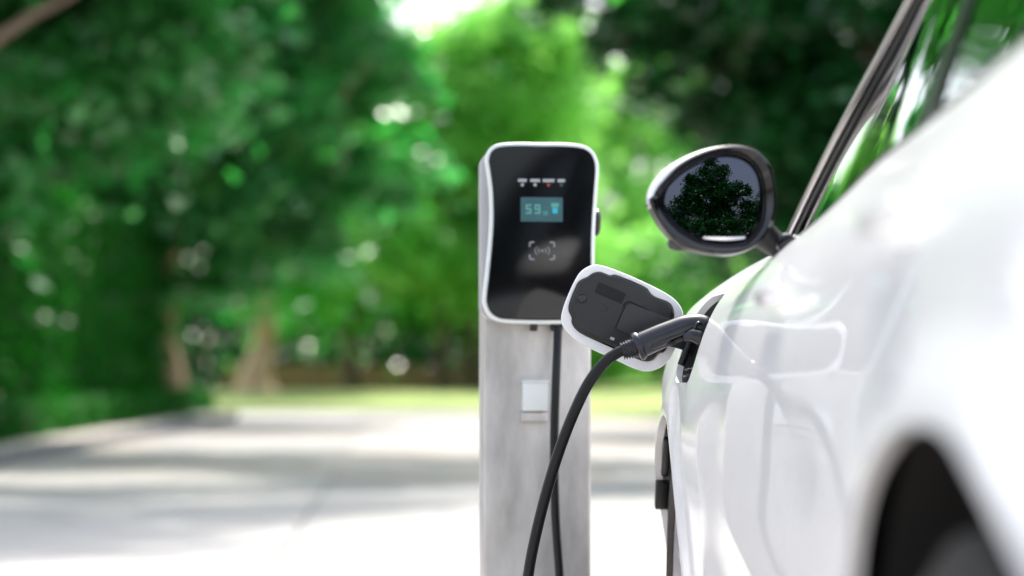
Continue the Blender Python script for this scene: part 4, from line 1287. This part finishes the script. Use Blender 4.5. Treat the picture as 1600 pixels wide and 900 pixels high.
# small padlock box on the post
px0, pz0 = cp(839, 620)
pb_ = cbox('lock_box', px0, pz0, .045, .053, .060, .036, M['rim_white'], ch, .003)
cbox('lock_box_tray', px0 - .001, pz0 - .042, .050, .056, .020, .020, M['steel'], ch, .003)
cbox('lock_box_lid', px0, pz0 + .032, .043, .057, .005, .040, M['rim_white'], ch, .0015)

# ------------------------------------------------------------------ charging cable with its connector
cab = tag(empty('charging_cable', (W(850, 900, 4.3).x, 4.3, 0)), 'black charging cable with grey connector plugged into the car', 'cable')
hp = [W(975, 546.5, 4.145), W(962, 553, 4.147), W(944, 567, 4.15), W(920, 598, 4.155), W(897, 644, 4.165), W(874, 703, 4.18), W(854, 768, 4.20), W(837, 836, 4.22), W(825, 900, 4.24), W(816, 985, 4.27), W(818, 1080, 4.30),
      Vector((.0, 4.30, .10)), Vector((-.02, 4.27, .04)), Vector((-.12, 4.16, .021)), Vector((-.30, 4.15, .021)), Vector((-.42, 4.32, .021)), Vector((-.32, 4.55, .021)), Vector((-.10, 4.58, .021)), Vector((.03, 4.56, .03)),
      Vector((.085, 4.585, .12)), W(877, 1000, CD - .07), W(874, 900, CD - .055), W(868.5, 820, CD - .045), W(866, 745, CD - .04), W(866, 680, CD - .035), W(868, 610, CD - .035), W(870, 560, CD - .025), W(872, 512, CD)]
hp = catmull(hp, 10)
nn_ = len(hp)
rad = np.concatenate([np.full(int(nn_ * .62), .0102), np.linspace(.0102, .0092, int(nn_ * .1)), np.full(nn_ - int(nn_ * .62) - int(nn_ * .1), .0092)])
tube('cable', hp, rad, M['cable'], cab, 14)
DC = 4.145
# handle body swept along the plug's bend
hc = catmull([W(997, 541, DC), W(1012, 534.5, DC), W(1032, 526, DC), W(1052, 518.5, DC), W(1070, 512, DC), W(1084, 509.5, DC + .002), W(1096, 512, DC + .004), W(1106, 519, DC + .006), W(1118, 530, DC + .008)], 4)
nh = len(hc)
t = np.linspace(0, 1, nh)
con = tube('connector', hc, np.interp(t, [0, .05, .3, .6, .75, .9, 1], [.0248, .0250, .0240, .0238, .0252, .026, .026]), M['connector'], cab, 32, .92)
# end collar
tube('collar', [tuple(W(993.5, 542.5, DC)), tuple(W(995.5, 541.6, DC)), tuple(W(1000, 539.7, DC)), tuple(W(1002.5, 538.6, DC))], [.0258, .0278, .0278, .0258], M['connector'], con, 32, .95)
# ribbed strain relief
rib = []
rr_ = []
for k in range(33):
    f = k / 32
    rib.append(tuple(W(972 + 22 * f, 548.5 - 6.2 * f, DC))); rr_.append(.0150 + .0035 * f + (.0016 if (k // 2) % 3 < 1 else -.0010))
tube('strain_relief', rib, rr_, M['connector'], con, 24)
# soft black grip under the handle
gp = [W(x, y, DC - .0155) for x, y in ((1013, 541), (1022, 538), (1040, 531), (1058, 524), (1074, 519))]
tube('grip_insert', catmull(gp, 4), np.interp(np.linspace(0, 1, 17), [0, .1, .9, 1], [.006, .0085, .0085, .006]), M['gloss_black'], con, 18, .95)
# latch housing with the trigger bump
lv = [W(x, y, DC - .018) for x, y in ((1068, 528), (1080, 524), (1090, 526), (1101, 534))]
tube('latch_housing', catmull(lv, 4), np.interp(np.linspace(0, 1, 13), [0, .3, .8, 1], [.009, .0155, .017, .014]), M['connector'], con, 16, .8)
tube('latch_ridge', catmull([W(1083, 518, DC - .024), W(1090, 505.5, DC - .021), W(1095.5, 508, DC - .018), W(1098, 517, DC - .016)], 4), .0036, M['connector'], con, 10)
